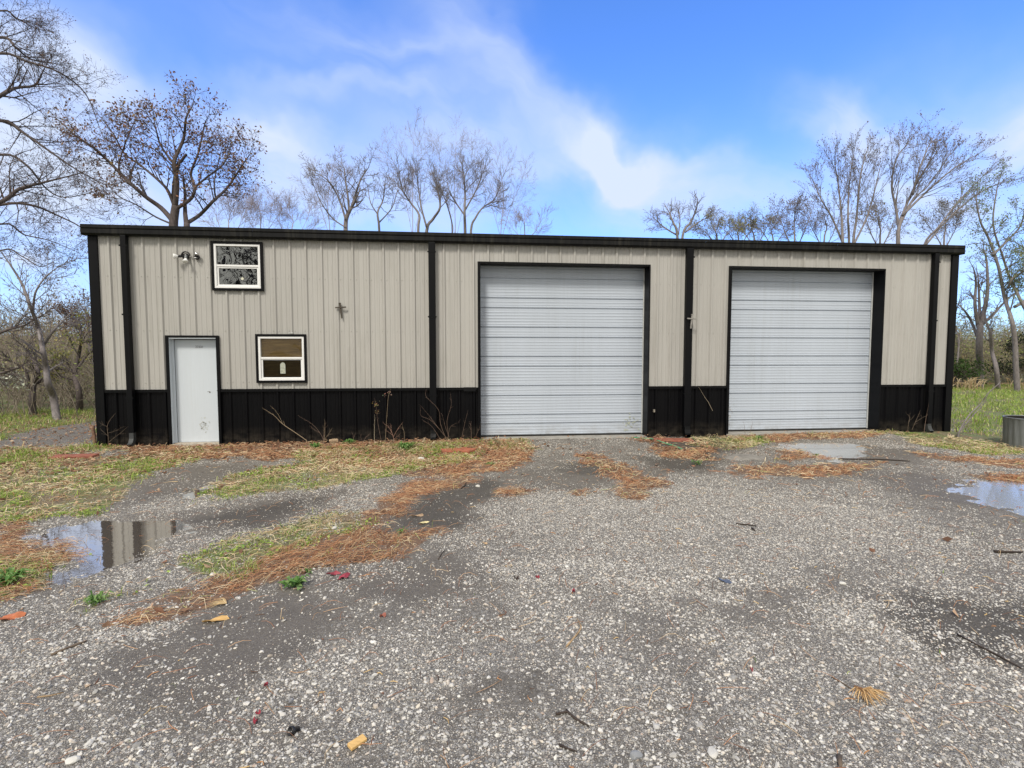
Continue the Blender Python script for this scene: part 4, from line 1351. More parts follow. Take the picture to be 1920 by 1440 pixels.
# left side thicket trees
for i, (nm, lab, Yt, limbs, P, mm, L0, lv) in enumerate([
    ("bare_tree", "leaning bare tree with a crooked trunk left of the shed", 5.0,
     [([(108, 786), (100, 745), (90, 720), (86, 690), (80, 655), (72, 615), (55, 570), (40, 530), (15, 490)], .10, .02, 16, .3),
      ([(80, 650), (100, 620), (120, 600), (135, 585)], .04, .012, 8, .2), ([(62, 590), (66, 550), (85, 520), (110, 500)], .03, .01, 7, .2)], FINE, m_barkg, .9, None),
    ("bare_tree", "dark crooked tree at the far left under the boughs", 6.5,
     [([(62, 780), (60, 745), (64, 720), (72, 700), (60, 670), (45, 650)], .10, .02, 10, .3), ([(66, 715), (50, 700), (35, 690), (10, 700)], .05, .015, 6, .2)], FINE, m_bark, .9, None),
    ("leafing_tree", "yellow green leafing tree beside the left corner of the shed", 7.5,
     [([(150, 770), (148, 735), (140, 700), (148, 665), (152, 635), (150, 610)], .10, .02, 13, .3), ([(146, 690), (160, 670), (176, 655)], .04, .012, 7, .2),
      ([(140, 700), (125, 690), (115, 680)], .04, .012, 6, .2)], FINE, m_bark, .9, YG),
    ("leafing_tree", "reddish budding tree close against the left corner of the shed", 10,
     [([(182, 760), (180, 700), (172, 660), (165, 610), (160, 575)], .07, .02, 12, .4), ([(172, 660), (150, 620), (135, 600)], .03, .012, 8, .2)], FINE, m_barkg, 1.0, [(.16, .08, .06), (.20, .12, .07)]),
    ("bare_tree", "thin bare tree with a low bough at the left edge of the photo", 4.6,
     [([(-40, 790), (-30, 700), (0, 700), (25, 692), (45, 686)], .05, .01, 7, .4), ([(-30, 700), (-20, 640), (10, 620), (45, 610), (80, 590)], .05, .01, 10, .3)], FINE, m_bark, .8, None),
    ("dogwood", "white flowering dogwood sprays at the left edge of the photo", 6,
     [([(-30, 785), (-25, 740), (-5, 725), (20, 718), (35, 722)], .03, .008, 8, .4), ([(-20, 740), (-10, 710), (10, 706)], .02, .006, 6, .3)], FINE, m_barkg, .6, [(.7, .72, .62), (.6, .66, .5)])]):
    cfork(nm, lab, 70 + i, Yt, limbs, P, mm, L0, 2, (lambda T, c=lv: T.leaves(2, .08, c, .09, .75)) if lv else None, group="trees left of the shed")

# green shrub and undergrowth
def brushmass(name, label, spots, seed, hgt, cols, m, leafk, kind='stuff', cat='undergrowth', Pp=None, lsz=.08):
    R = random.Random(seed); Ts = Tree(seed)
    for (x, y) in spots:
        h = hgt * R.uniform(.55, 1.2)
        for k in range(R.randint(2, 4)):
            Ts.grow(Vector((x + R.gauss(0, .15), y + R.gauss(0, .15), gzs(x, y) - .03)), Vector((R.gauss(0, .35), R.gauss(0, .35), 1)), h * R.uniform(.6, 1), .016, 1 if hgt < 3 else 2,
                    Pp or dict(seg=.5, wander=.16, up=.03, kids=7, bare=.1, ang=(20, 55), ratio=(.4, .7), rr=.6, rmin=.007, lmin=.2))
    o = tubes(name, Ts.br, m, None, 3)
    tag(o, label, cat, kind=kind)
    if leafk:
        C, K, s = Ts.leaves(leafk, lsz, cols, .13, .8)
        l = quads("leaves", C, s, K, m_leaf, o, seed)
    return o
m_twigl = bark('pale_brush', (.30, .26, .21))
R = random.Random(8)
GB = [(.28, .34, .11), (.36, .39, .15), (.38, .31, .17), (.24, .27, .11), (.48, .46, .22)]
spots = [(-R.uniform(1.2, 16) , R.uniform(5.5, 13)) for _ in range(260)]
brushmass("undergrowth", "tangled brown and green undergrowth along the wood left of the shed", spots, 3, 2.2, GB, m_twigl, 1)
spots = [(R.uniform(-45, 0), R.uniform(14, 32)) for _ in range(260)]
brushmass("undergrowth", "brown thicket farther off beyond the wood on the left", spots, 5, 4.2, [(.34, .27, .18), (.30, .28, .15)], m_twigl, 1, lsz=.11)
spots = [(R.uniform(24, 62), R.uniform(17, 34)) for _ in range(330)]
brushmass("undergrowth", "green and brown thicket behind the lawn on the right", spots, 6, 3.7, GB, m_twigl, 1, lsz=.13)
T = Tree(91); P0 = GX(1806, 727)
for k in range(16):
    T.grow(Vector((P0.x + T.r.gauss(0, .35), P0.y + T.r.gauss(0, .3), 0)), Vector((T.r.gauss(0, .5), T.r.gauss(0, .5), 1)), 1.25, .02, 1, dict(FINE, seg=.25, kids=8))
T.build("evergreen_shrub", "dark green rounded shrub behind the lawn by the shed's right corner", m_bark, m_bark, (P0.x, P0.y, 0),
        T.leaves(5, .12, [(.035, .075, .018), (.05, .10, .02), (.07, .12, .03)], .14), cat="shrub")
T = Tree(92); P0 = GX(1903, 726)
for k in range(22):
    h = T.r.uniform(.2, 2.6)
    T.grow(Vector((P0.x, P0.y, h)), Vector((T.r.gauss(0, 1), T.r.gauss(0, 1), .4)), 1.0 * (1.25 - h / 3), .02, 1, dict(FINE, seg=.25, kids=7))
T.limb([Vector((P0.x, P0.y, -.1)), Vector((P0.x, P0.y, 2.9))], .06, .02, 9, T.tr)
T.build("cedar_tree", "small dark cedar at the right edge behind the lawn", m_bark, m_bark, (P0.x, P0.y, 0),
        T.leaves(5, .11, [(.025, .035, .018), (.03, .045, .02)], .12), cat="tree")

# hills
def ridge(name, Y0, depth, x0, x1, hts, m, seed, n=160):
    xsr = np.linspace(x0, x1, n)
    h = np.interp(xsr, [a for a, _ in hts], [b_ for _, b_ in hts]) * (1 + (fbm(xsr / (abs(x1 - x0) / 24), xsr * 0, seed) - .5) * .25)
    rows = 8
    V = []
    for j in range(rows):
        f = j / (rows - 1)
        prof_ = math.sin(f * math.pi)
        for i in range(n):
            V.append((xsr[i], Y0 + depth * f, -3 + (h[i] + 3) * prof_ * (1 + .10 * (fbm(np.array([xsr[i] / 14.]), np.array([j * 3.1]), seed + 5)[0] - .5))))
    I = np.arange(n * rows).reshape(rows, n)
    F = np.stack([I[:-1, :-1], I[:-1, 1:], I[1:, 1:], I[1:, :-1]], -1).reshape(-1, 4)
    tag(mk(name, V, F, None, None, m, smooth=True), kind='structure')
mh1, t, b = mat("brown_wooded_slope")
g = t.nodes.new("ShaderNodeTexCoord"); n = t.nodes.new("ShaderNodeTexNoise"); n.inputs['Scale'].default_value = .35; n.inputs['Detail'].default_value = 9; n.inputs['Roughness'].default_value = .75
t.links.new(g.outputs['Object'], n.inputs['Vector']); r = t.nodes.new("ShaderNodeValToRGB"); t.links.new(n.outputs['Fac'], r.inputs[0])
r.color_ramp.elements[0].position = .3; r.color_ramp.elements[0].color = (.13, .11, .075, 1)
r.color_ramp.elements[1].position = .7; r.color_ramp.elements[1].color = (.33, .28, .20, 1)
t.links.new(r.outputs[0], b.inputs['Base Color']); b.inputs['Roughness'].default_value = 1; b.inputs['Specular IOR Level'].default_value = 0
ridge("wooded_slope", 70, 90, -260, 420, [(-260, 6.5), (-60, 5.2), (0, 5), (150, 5), (420, 5)], mh1, 3)
mh2 = simple("hazed_far_hill", (.075, .105, .135), 1.0, var=.15, scale=.01, spec=0)  # blue haze of distance put into the hill's colour
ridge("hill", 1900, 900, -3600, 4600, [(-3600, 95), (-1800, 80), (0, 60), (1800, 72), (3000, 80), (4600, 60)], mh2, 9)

# ------------------------------------------------------------------ stones, litter, grass
rg_ = np.random.default_rng(12)
WIDE = True
def wedge(n, r0, r1, half=54):
    if WIDE: half = 74; n = int(n * 74 / 54)
    "spots spread over the yard in front of the viewer"
    r = np.sqrt(rg_.uniform(r0 ** 2, r1 ** 2, n)); a = YAW + np.radians(rg_.uniform(-half, half, n))
    x = CX + r * np.sin(a); y = CY + r * np.cos(a)
    k = (y < -.02) | (x < -.1) | (x > L + .1)
    return x[k], y[k]

ICO_V = []
ph = (1 + 5 ** .5) / 2
for a in (-1, 1):
    for b_ in (-ph, ph): ICO_V += [(0, a, b_), (a, b_, 0), (b_, 0, a)]
ICO_V = np.array(ICO_V); ICO_V /= np.linalg.norm(ICO_V[0])
def hull(V):
    F = []
    n = len(V)
    for i in range(n):
        for j in range(i + 1, n):
            for k in range(j + 1, n):
                nn_ = np.cross(V[j] - V[i], V[k] - V[i])
                d = (V - V[i]) @ nn_
                if (d < 1e-6).all(): F.append((i, j, k))
                elif (d > -1e-6).all(): F.append((i, k, j))
    return np.array(F)
ICO_F = hull(ICO_V)
OCT_V = np.array([(1, 0, 0), (-1, 0, 0), (0, 1, 0), (0, -1, 0), (0, 0, 1), (0, 0, -1)], float); OCT_F = hull(OCT_V)
STC = np.array([(.53, .515, .485), (.48, .47, .445), (.385, .375, .355), (.28, .275, .26), (.60, .585, .54), (.46, .41, .35), (.18, .18, .18), (.36, .29, .24), (.54, .50, .43)])
STW = np.array([.12, .19, .20, .16, .05, .08, .12, .03, .05])

def stones(parts):
    Vs, Fs, Cs, off = [], [], [], 0
    for (x, y, s, base, F) in parts:
        n = len(x); m_ = len(base)
        var = base[None] * rg_.uniform(.62, 1.3, (n, m_, 1))
        sc_ = np.stack([s * rg_.uniform(.7, 1.35, n), s * rg_.uniform(.55, 1.0, n), s * rg_.uniform(.35, .75, n)], 1)[:, None, :]
        P = var * sc_
        a = rg_.uniform(0, 2 * np.pi, n); ti = rg_.normal(0, .25, n)
        ca, sa = np.cos(a)[:, None], np.sin(a)[:, None]; ct, st_ = np.cos(ti)[:, None], np.sin(ti)[:, None]
        X, Y_, Z = P[..., 0], P[..., 1], P[..., 2]
        X, Z = X * ct - Z * st_, X * st_ + Z * ct
        X, Y_ = X * ca - Y_ * sa, X * sa + Y_ * ca
        z = gz(x, y) + s * .12
        P = np.stack([X + x[:, None], Y_ + y[:, None], Z + z[:, None]], -1)
        Vs.append(P.reshape(-1, 3)); Fs.append((F[None] + (np.arange(n) * m_)[:, None, None] + off).reshape(-1, 3)); off += n * m_
        c = STC[rg_.choice(len(STC), n, p=STW)] * rg_.uniform(.88, 1.24, (n, 1))
        Cs.append(np.repeat(c, m_, axis=0))
    return np.concatenate(Vs), np.concatenate(Fs), np.concatenate(Cs)

def pick(x, y, sm_keep=.38, veg_keep=.12):
    g, s, m_, p = masks(x, y)
    nlo = fbm(x * .9, y * .9, 61, 4); nm = fbm(x * 4, y * 4, 71, 3)
    dens = sstep(.30, .66, nlo * .55 + nm * .45 + p * .18) * .92 + .08
    dens = dens * (1 - m_ * (1 - sm_keep)) * (1 - np.maximum(g * (.35 + .65 * sstep(.35, .6, fbm(x * 2.1, y * 2.1, 191))), s) * (1 - veg_keep))
    return rg_.random(len(x)) < dens
parts = []
for n, r0, r1, lo, hi, base, F in ((120000, .7, 4.2, .0025, .006, OCT_V, OCT_F), (36000, .7, 4.6, .005, .0125, ICO_V, ICO_F), (2600, 1.6, 4.5, .010, .019, ICO_V, ICO_F),
                                   (190000, 4.0, 7.5, .004, .0105, OCT_V, OCT_F), (7000, 4.0, 8, .009, .017, ICO_V, ICO_F),
                                   (200000, 7.5, 14, .006, .0125, OCT_V, OCT_F)):
    x, y = wedge(n, r0, r1)
    k = pick(x, y)
    x, y = x[k], y[k]
    s = lo + (hi - lo) * rg_.random(len(x)) ** 2.2
    parts.append((x, y, s, base, F))
WIDE = False
V, F, C = stones(parts)
m_stone = vcol("limestone_chips", .85, .35, 0, .18, 60)
tag(mk("gravel", V, None, F, C, m_stone), "loose pale limestone gravel chips over the dark packed yard", "gravel", kind='stuff')

# pine needles
def strands(name, x, y, ang, ln, wd, col, lift, curve, m, seglift=.0, nseg=3):
    n = len(x)
    z0 = gz(x, y)
    t_ = np.linspace(0, 1, nseg + 1)
    cur = rg_.normal(0, curve, n)
    P = []
    for t1 in t_:
        a = ang + cur * (t1 - .5) * 2
        P.append(np.stack([x + np.cos(a) * ln * (t1 - .5), y + np.sin(a) * ln * (t1 - .5), z0 + .003 + lift * np.sin(t1 * np.pi * .9 + .1)], 1))
    segs_V, Qs = [], []
    side = np.stack([-np.sin(ang), np.cos(ang), np.zeros(n)], 1)
    up = np.array([[0, 0, 1.]])
    rows = []
    for j, p in enumerate(P):
        w_ = (wd * (1 - .6 * abs(t_[j] - .4)))[:, None]
        rows += [p - side * w_, p + up * w_ * 1.2, p + side * w_]
    V = np.stack(rows, 1)
    base = (np.arange(n) * len(rows))[:, None]
    for j in range(nseg):
        for k in (0, 1):
            Qs.append(base + np.array([[3 * j + k, 3 * j + k + 1, 3 * j + 3 + k + 1, 3 * j + 3 + k]]))
    return V.reshape(-1, 3), np.stack(Qs, 1).reshape(-1, 4), np.repeat(col, len(rows), axis=0)

def gather(lst):
    V, Q, C, o = [], [], [], 0
    for a, b_, c in lst:
        V.append(a); Q.append(b_ + o); C.append(c); o += len(a)
    return np.concatenate(V), np.concatenate(Q), np.concatenate(C)

NC = np.array([(.33, .15, .075), (.41, .21, .11), (.22, .105, .06), (.47, .29, .16), (.13, .07, .045), (.58, .44, .27)])
L_ = []
for n, r0, r1, wd in ((70000, 2.0, 7.5, .0017), (100000, 7.5, 14, .0032)):
    x, y = wedge(n, r0, r1)
    g, s, m_, p = masks(x, y)
    k = rg_.random(len(x)) < np.where(s > .25, s * (.12 + .88 * sstep(.38, .58, fbm(x * 3, y * 3, 171))), .012) * (1 - .45 * g)
    x, y = x[k], y[k]; n = len(x)
    drift = .5 + (fbm(x * .8, y * .8, 81) - .5) * 3
    ang = np.where(rg_.random(n) < .6, drift + rg_.normal(0, .45, n), rg_.uniform(0, 6.28, n))
    c = NC[rg_.choice(6, n, p=[.24, .22, .16, .18, .08, .12])] * rg_.uniform(.75, 1.2, (n, 1))
    L_.append(strands("n", x, y, ang, rg_.uniform(.08, .19, n), np.full(n, wd), c, np.abs(rg_.normal(.012, .026, n)), .25, None))
m_need = vcol("dry_needles", .75, .3, 0, .2, 20)
V, Q, C = gather(L_)
tag(mk("pine_needles", V, Q, None, C, m_need), "drifts of rust brown pine needles washed across the yard", "pine straw", kind='stuff')

# grass: upright blades, bent; green and straw
GC = np.array([(.27, .38, .07), (.35, .46, .10), (.17, .28, .06), (.46, .52, .18)])
SC = np.array([(.56, .47, .28), (.46, .37, .20), (.66, .57, .37), (.30, .22, .12)])
def blades(x, y, h, wd, col, lean):
    n = len(x); z = gz(x, y) - .004
    a = rg_.uniform(0, 2 * np.pi, n)
    dx, dy = np.cos(a), np.sin(a)
    side = np.stack([-dy, dx, np.zeros(n)], 1) * wd[:, None]
    b0 = np.stack([x, y, z], 1)
    p1 = b0 + np.stack([dx * h * lean * .3, dy * h * lean * .3, h * .55], 1)
    p2 = b0 + np.stack([dx * h * lean, dy * h * lean, h * (1 - .35 * lean)], 1)
    fold = np.stack([dx, dy, np.zeros(n)], 1) * wd[:, None] * .5
    V = np.stack([b0 - side, b0 + side, p1 - side * .8, p1 + fold, p1 + side * .8, p2], 1)
    base = (np.arange(n) * 6)[:, None]
    T = np.stack([base + np.array([q]) for q in ((0, 1, 3), (0, 3, 2), (1, 4, 3), (2, 3, 5), (3, 4, 5))], 1)
    return V.reshape(-1, 3), T.reshape(-1, 3), np.repeat(col, 6, axis=0)
G_ = []; S_ = []
def sow(x, y, hscale, wscale, sparse=False):
    g, s, m_, p = masks(x, y)
    patch = fbm(x * 1.3, y * 1.3, 101, 5)
    k = rg_.random(len(x)) < (g * (.18 + 1.1 * sstep(.38, .58, patch) * (.35 + .9 * sstep(.35, .6, fbm(x * 5, y * 5, 161)))) if not sparse else np.where(g + s < .2, .010, 0) * sstep(.5, .65, patch))
    x, y, patch, s = x[k], y[k], patch[k], s[k]
    n = len(x)
    dry = rg_.random(n) < np.clip(.60 + .35 * (y > -3.2) * (y < 0) * (x > 3.5) - 3.4 * (patch - .45) - .55 * (x > 19) - .2 * ((x < 3.4) & (y > -4.5) & (y < -1.0)), .1, .9) + s * .3
    h = (.02 + .10 * rg_.random(n) ** 1.6) * hscale * (.6 + 1.0 * sstep(.4, .65, fbm(x * 3.1, y * 3.1, 151)))
    wd = rg_.uniform(.0014, .0032, n) * wscale
    gc = GC[rg_.choice(4, n, p=[.4, .3, .15, .15])] * rg_.uniform(.75, 1.25, (n, 1))
    dc = SC[rg_.choice(4, n, p=[.35, .3, .2, .15])] * rg_.uniform(.75, 1.2, (n, 1))
    lean = np.where(dry, rg_.uniform(.8, 1.9, n), rg_.uniform(.2, 1.2, n))
    for d, lst in ((dry, S_), (~dry, G_)):
        lst.append(blades(x[d], y[d], h[d], wd[d], (dc if lst is S_ else gc)[d], lean[d]))
x, y = wedge(110000, 3, 8.5); sow(x, y, .62, 1.25)
x, y = wedge(190000, 8.5, 14.5); sow(x, y, .7, 1.7)
x, y = wedge(40000, 2.5, 9); sow(x, y, .6, 1, True)
n = 120000
x = rg_.uniform(18.4, 48, n); y = rg_.uniform(-2, 17, n); sow(x, y, 1.5, 4.0)
x = rg_.uniform(-14, .1, 60000); y = rg_.uniform(-1, 7.5, 60000); sow(x, y, 1.4, 2.6)
m_grass = vcol("grass_blades", .7, .3, .3, .15, 5)
V, Q, C = gather(G_)
tag(mk("grass", V, None, Q, C, m_grass), "short green grass and clover patches beside the gravel", "grass", kind='stuff')
V, Q, C = gather(S_)
tag(mk("dry_grass", V, None, Q, C, m_grass), "bleached dead grass lying among the weeds", "dead grass", kind='stuff')

# bleached stems lying flat among the needles and weeds, and low clover
FL = []
for n, r0, r1, wd in ((42000, 3, 8, .0024), (85000, 8, 14.5, .0042)):
    x, y = wedge(n, r0, r1)
    g, s, m_, p = masks(x, y)
    k = rg_.random(len(x)) < np.maximum(g * (.62 - .25 * (x < 4)), s * .16) * (.15 + .85 * sstep(.38, .6, fbm(x * 1.7, y * 1.7, 201)))
    x, y = x[k], y[k]; n = len(x)
    c = np.array([(.58, .47, .30), (.66, .57, .40), (.46, .33, .20), (.38, .42, .18), (.32, .18, .10)])[rg_.choice(5, n, p=[.3, .22, .22, .12, .14])] * rg_.uniform(.7, 1.25, (n, 1))
    FL.append(strands("f", x, y, rg_.uniform(0, 6.28, n), rg_.uniform(.05, .20, n), np.full(n, wd), c, np.abs(rg_.normal(.014, .026, n)), .45, None))
V, Q, C = gather(FL)
tag(mk("dead_stems", V, Q, None, C, m_need), "flattened straw coloured stems matted over the weedy patches", "dead grass", kind='stuff')
x, y = wedge(240000, 3, 14.5)
g, s, m_, p = masks(x, y)
pt = fbm(x * 1.3, y * 1.3, 101, 5)
k = rg_.random(len(x)) < g * sstep(.41 - .05 * (x < 5), .56, pt) * sstep(.36, .58, fbm(x * 4.5, y * 4.5, 211))
x, y = x[k], y[k]; n = len(x)
Cp = np.stack([x, y, gz(x, y) + .006 + .03 * rg_.random(n)], 1)
o = quads("clover", Cp, .030, GC[rg_.choice(4, n, p=[.4, .35, .15, .1])] * rg_.uniform(.7, 1.25, (n, 1)), m_grass, None, 9, .8, True)
tag(o, "fresh low clover and broadleaf weeds in loose clumps", "clover", kind='stuff')

# fallen leaves
LC = np.array([(.38, .23, .14), (.30, .16, .10), (.52, .36, .24), (.20, .11, .07), (.62, .48, .34)])
x, y = wedge(60000, 3, 15)
g, s, m_, p = masks(x, y)
near = sstep(-3.2, -.6, y) * (x > -2) * (x < 12.0) * sstep(.25, .5, fbm(x * 1.3, y * 1.3, 131))
k = rg_.random(len(x)) < (.05 + .8 * near) * np.maximum(np.maximum(g, s), .06 * (y > -4)) + .0015
x, y = x[k], y[k]
x2 = rg_.uniform(-12, 0, 5000); y2 = rg_.uniform(-.5, 6.5, 5000)
x3 = rg_.uniform(24, 50, 9000); y3 = rg_.uniform(13, 19, 9000)
x = np.concatenate([x, x2, x3]); y = np.concatenate([y, y2, y3])
n = len(x)
foot = sstep(-.55, -.05, y) * (y < 0) * (x > .1) * (x < 11.9)
Cp = np.stack([x, y, gz(x, y) + .012 + (.025 + .09 * foot * fbm(x * 2, x * 0, 3)) * rg_.random(n)], 1)
o = quads("fallen_leaves", Cp, .072, LC[rg_.choice(5, n, p=[.3, .25, .2, .15, .1])] * rg_.uniform(.8, 1.2, (n, 1)), m_leaf, None, 5, .6, True)
tag(o, "dry brown leaves blown against the foot of the shed wall", "fallen leaves", kind='stuff')
# chips and bark crumbs on the gravel
x, y = wedge(9000, 1.8, 12)
g, s, m_, p = masks(x, y)
k = rg_.random(len(x)) < .16 + .3 * s
x, y = x[k], y[k]; n = len(x)
DC = np.array([(.42, .22, .10), (.10, .06, .04), (.52, .37, .17), (.20, .09, .05)])
a = strands("d", x, y, rg_.uniform(0, 6.28, n), rg_.uniform(.015, .07, n), rg_.uniform(.0015, .004, n), DC[rg_.choice(4, n)], np.abs(rg_.normal(.003, .004, n)), .5, None, nseg=2)
tag(mk("bark_crumbs", a[0], a[1], None, a[2], m_need), "bark crumbs and twig bits scattered on the gravel", "litter", kind='stuff')

# ------------------------------------------------------------------ single things on the ground
def G3(u, v, dz=0.0):
    p = GX(u, v); p.z = gzs(p.x, p.y) + dz; return p

def rockmesh(mb, c, sx, sy, sz, seed, rot=0.0, n=3, col=(1, 1, 1)):
    "a rounded, chipped lump"
    r = np.random.default_rng(seed)
    import bmesh
    bm = bmesh.new(); bmesh.ops.create_icosphere(bm, subdivisions=n, radius=1)
    ks = r.normal(size=(6, 3)); ks /= np.linalg.norm(ks, axis=1, keepdims=True); dd = r.uniform(.62, .95, 6)
    vs = []
    for v in bm.verts:
        p = np.array(v.co)
        for k_, d_ in zip(ks, dd):
            q = p @ k_
            if q > d_: p = p - k_ * (q - d_) * .9
        p = p * (1 + .05 * math.sin(7 * p[0] + seed) * math.cos(6 * p[1]))
        x, y = p[0] * sx, p[1] * sy
        vs.append((c[0] + x * math.cos(rot) - y * math.sin(rot), c[1] + x * math.sin(rot) + y * math.cos(rot), c[2] + p[2] * sz))
    mb.add(vs, tris=[[v.index for v in f.verts] for f in bm.faces], col=col)
    bm.free()

# bricks / pavers
m_brick = simple("red_clay", (.34, .115, .065), .9, var=.35, scale=14, bump=.6)
m_brick2 = simple("dark_red_clay", (.26, .09, .06), .9, var=.35, scale=14, bump=.6)
for (u, v, sx, sy, rot, mm, lab, dz) in ((845, 849, .17, .12, .25, m_brick, "flat red brick paver left of the pair before the black wainscot", .02),
                                    (873, 849, .16, .13, -.65, m_brick, "flat red brick paver right of the pair, turned cornerwise", .03),
                                    (140, 861, .34, .10, .05, m_brick2, "long flat reddish slab in the weeds near the left corner of the shed", .015),
                                    (1262, 831, .40, .12, -.2, m_brick2, "dark red slab half buried by the green hose", .015)):
    p = G3(u, v, dz)
    M_ = Matrix.Translation(p) @ Matrix.Rotation(rot, 4, 'Z') @ Matrix.Rotation(.05, 4, 'X')
    f = MB(); f.box(-sx, sx, -sy, sy, -.03, .022, M_)
    tag(f.build("brick_paver", mm, None, bevel=.008), lab, "paver")
p = G3(635, 833, .05); f = MB(); rockmesh(f, p, .21, .12, .085, 4, .3)
tag(f.build("rock", simple("tan_sandstone", (.42, .31, .20), .9, var=.35, scale=10, bump=.6)), "flat tan sandstone rock at the foot of the black wainscot", "rock")
p = G3(1398, 858, -.02); f = MB(); rockmesh(f, p, .40, .26, .075, 8, .1)
tag(f.build("concrete_lump", simple("old_concrete", (.21, .20, .185), .95, var=.35, scale=9, bump=.8)), "grey lump of old concrete in front of the second downspout from the right", "concrete")
m_chipw = simple("white_stone", (.56, .55, .51), .8, var=.15, scale=20, bump=.4)
for i, (u, v, s, lab) in enumerate([(790, 861, .10, "white broken stone near the two red pavers"), (626, 990, .055, "white scrap lying on the needle drift"),
                                 (399, 1076, .05, "white pebble at the lower edge of the grass strip"), (336, 1064, .035, "small white pebble between puddle and grass strip"),
                                 (1337, 1419, .05, "whitest large stone near the bottom edge of the photo"), (896, 913, .06, "pale yellowish stone at the edge of the needle drift"),
                                 (135, 1425, .045, "pale stone among the coarse gravel at the bottom left"), (1255, 1332, .035, "bright stone right of the dark twigs at bottom centre"),
                                 (1580, 1097, .04, "cream stone on the right hand gravel")]):
    s *= .72; p = G3(u, v, s * .25); f = MB(); rockmesh(f, p, s, s * .7, s * .42, 30 + i, i * 1.1, 2)
    tag(f.build("pale_stone", m_chipw), lab, "stone", "single pale stones on the yard")
p = G3(1192, 1422, .01); f = MB(); rockmesh(f, p, .035, .025, .018, 50, .2, 2)
tag(f.build("grey_stone", simple("blue_grey_stone", (.24, .25, .26), .8)), "smooth blue grey stone at the bottom edge, right of centre", "stone")

# green hose
pts = [G3(u, v, .018) for u, v in ((1188, 827), (1205, 828), (1222, 829), (1235, 833), (1250, 837), (1266, 840), (1280, 845))]
f = MB(); f.tube(pts, .014, 8); hs = f.build("garden_hose", simple("green_hose", (.08, .30, .17), .4), None, True); tag(hs, "faded green garden hose lying by the overhead doors", "hose")
f = MB(); f.tube([pts[0] - Vector((.05, 0, 0)), pts[0]], .019, 10); f.build("hose_end", simple("brass_end", (.35, .30, .16), .4, .6), hs, True)

# galvanised tub at the right edge
p = GX(1938, 838); tb = empty("stock_tub", (p.x, p.y, 0)); tag(tb, "ribbed galvanised tub standing at the right edge of the photo", "tub")
cx, cy = p.x, p.y
f = MB(); n = 96; prf = [(.44, -.02), (.445, .02), (.455, .30), (.465, .56), (.475, .58)]
vs = []
for r0, h in prf:
    for k in range(n):
        a = 2 * math.pi * k / n
        rr = r0 + (.007 * (1 if k % 4 < 2 else -1) if .02 < h < .57 or h == .02 else 0)
        vs.append((cx + rr * math.cos(a), cy + rr * math.sin(a), h))
f.add(vs, [(i * n + k, i * n + (k + 1) % n, (i + 1) * n + (k + 1) % n, (i + 1) * n + k) for i in range(len(prf) - 1) for k in range(n)])
f.build("tub_body", m_galv, tb, True)
f = MB(); f.tube([(cx + .47 * math.cos(a), cy + .47 * math.sin(a), .58) for a in [2 * math.pi * k / 40 for k in range(41)]], .012, 8)
f.build("rim", m_galv, tb, True)
f = MB(); f.lathe([(.455, .57), (.44, .30), (.44, .10), (0, .10)], Matrix.Translation((cx, cy, 0)), 40); f.build("tub_inside", m_dark, tb, True)

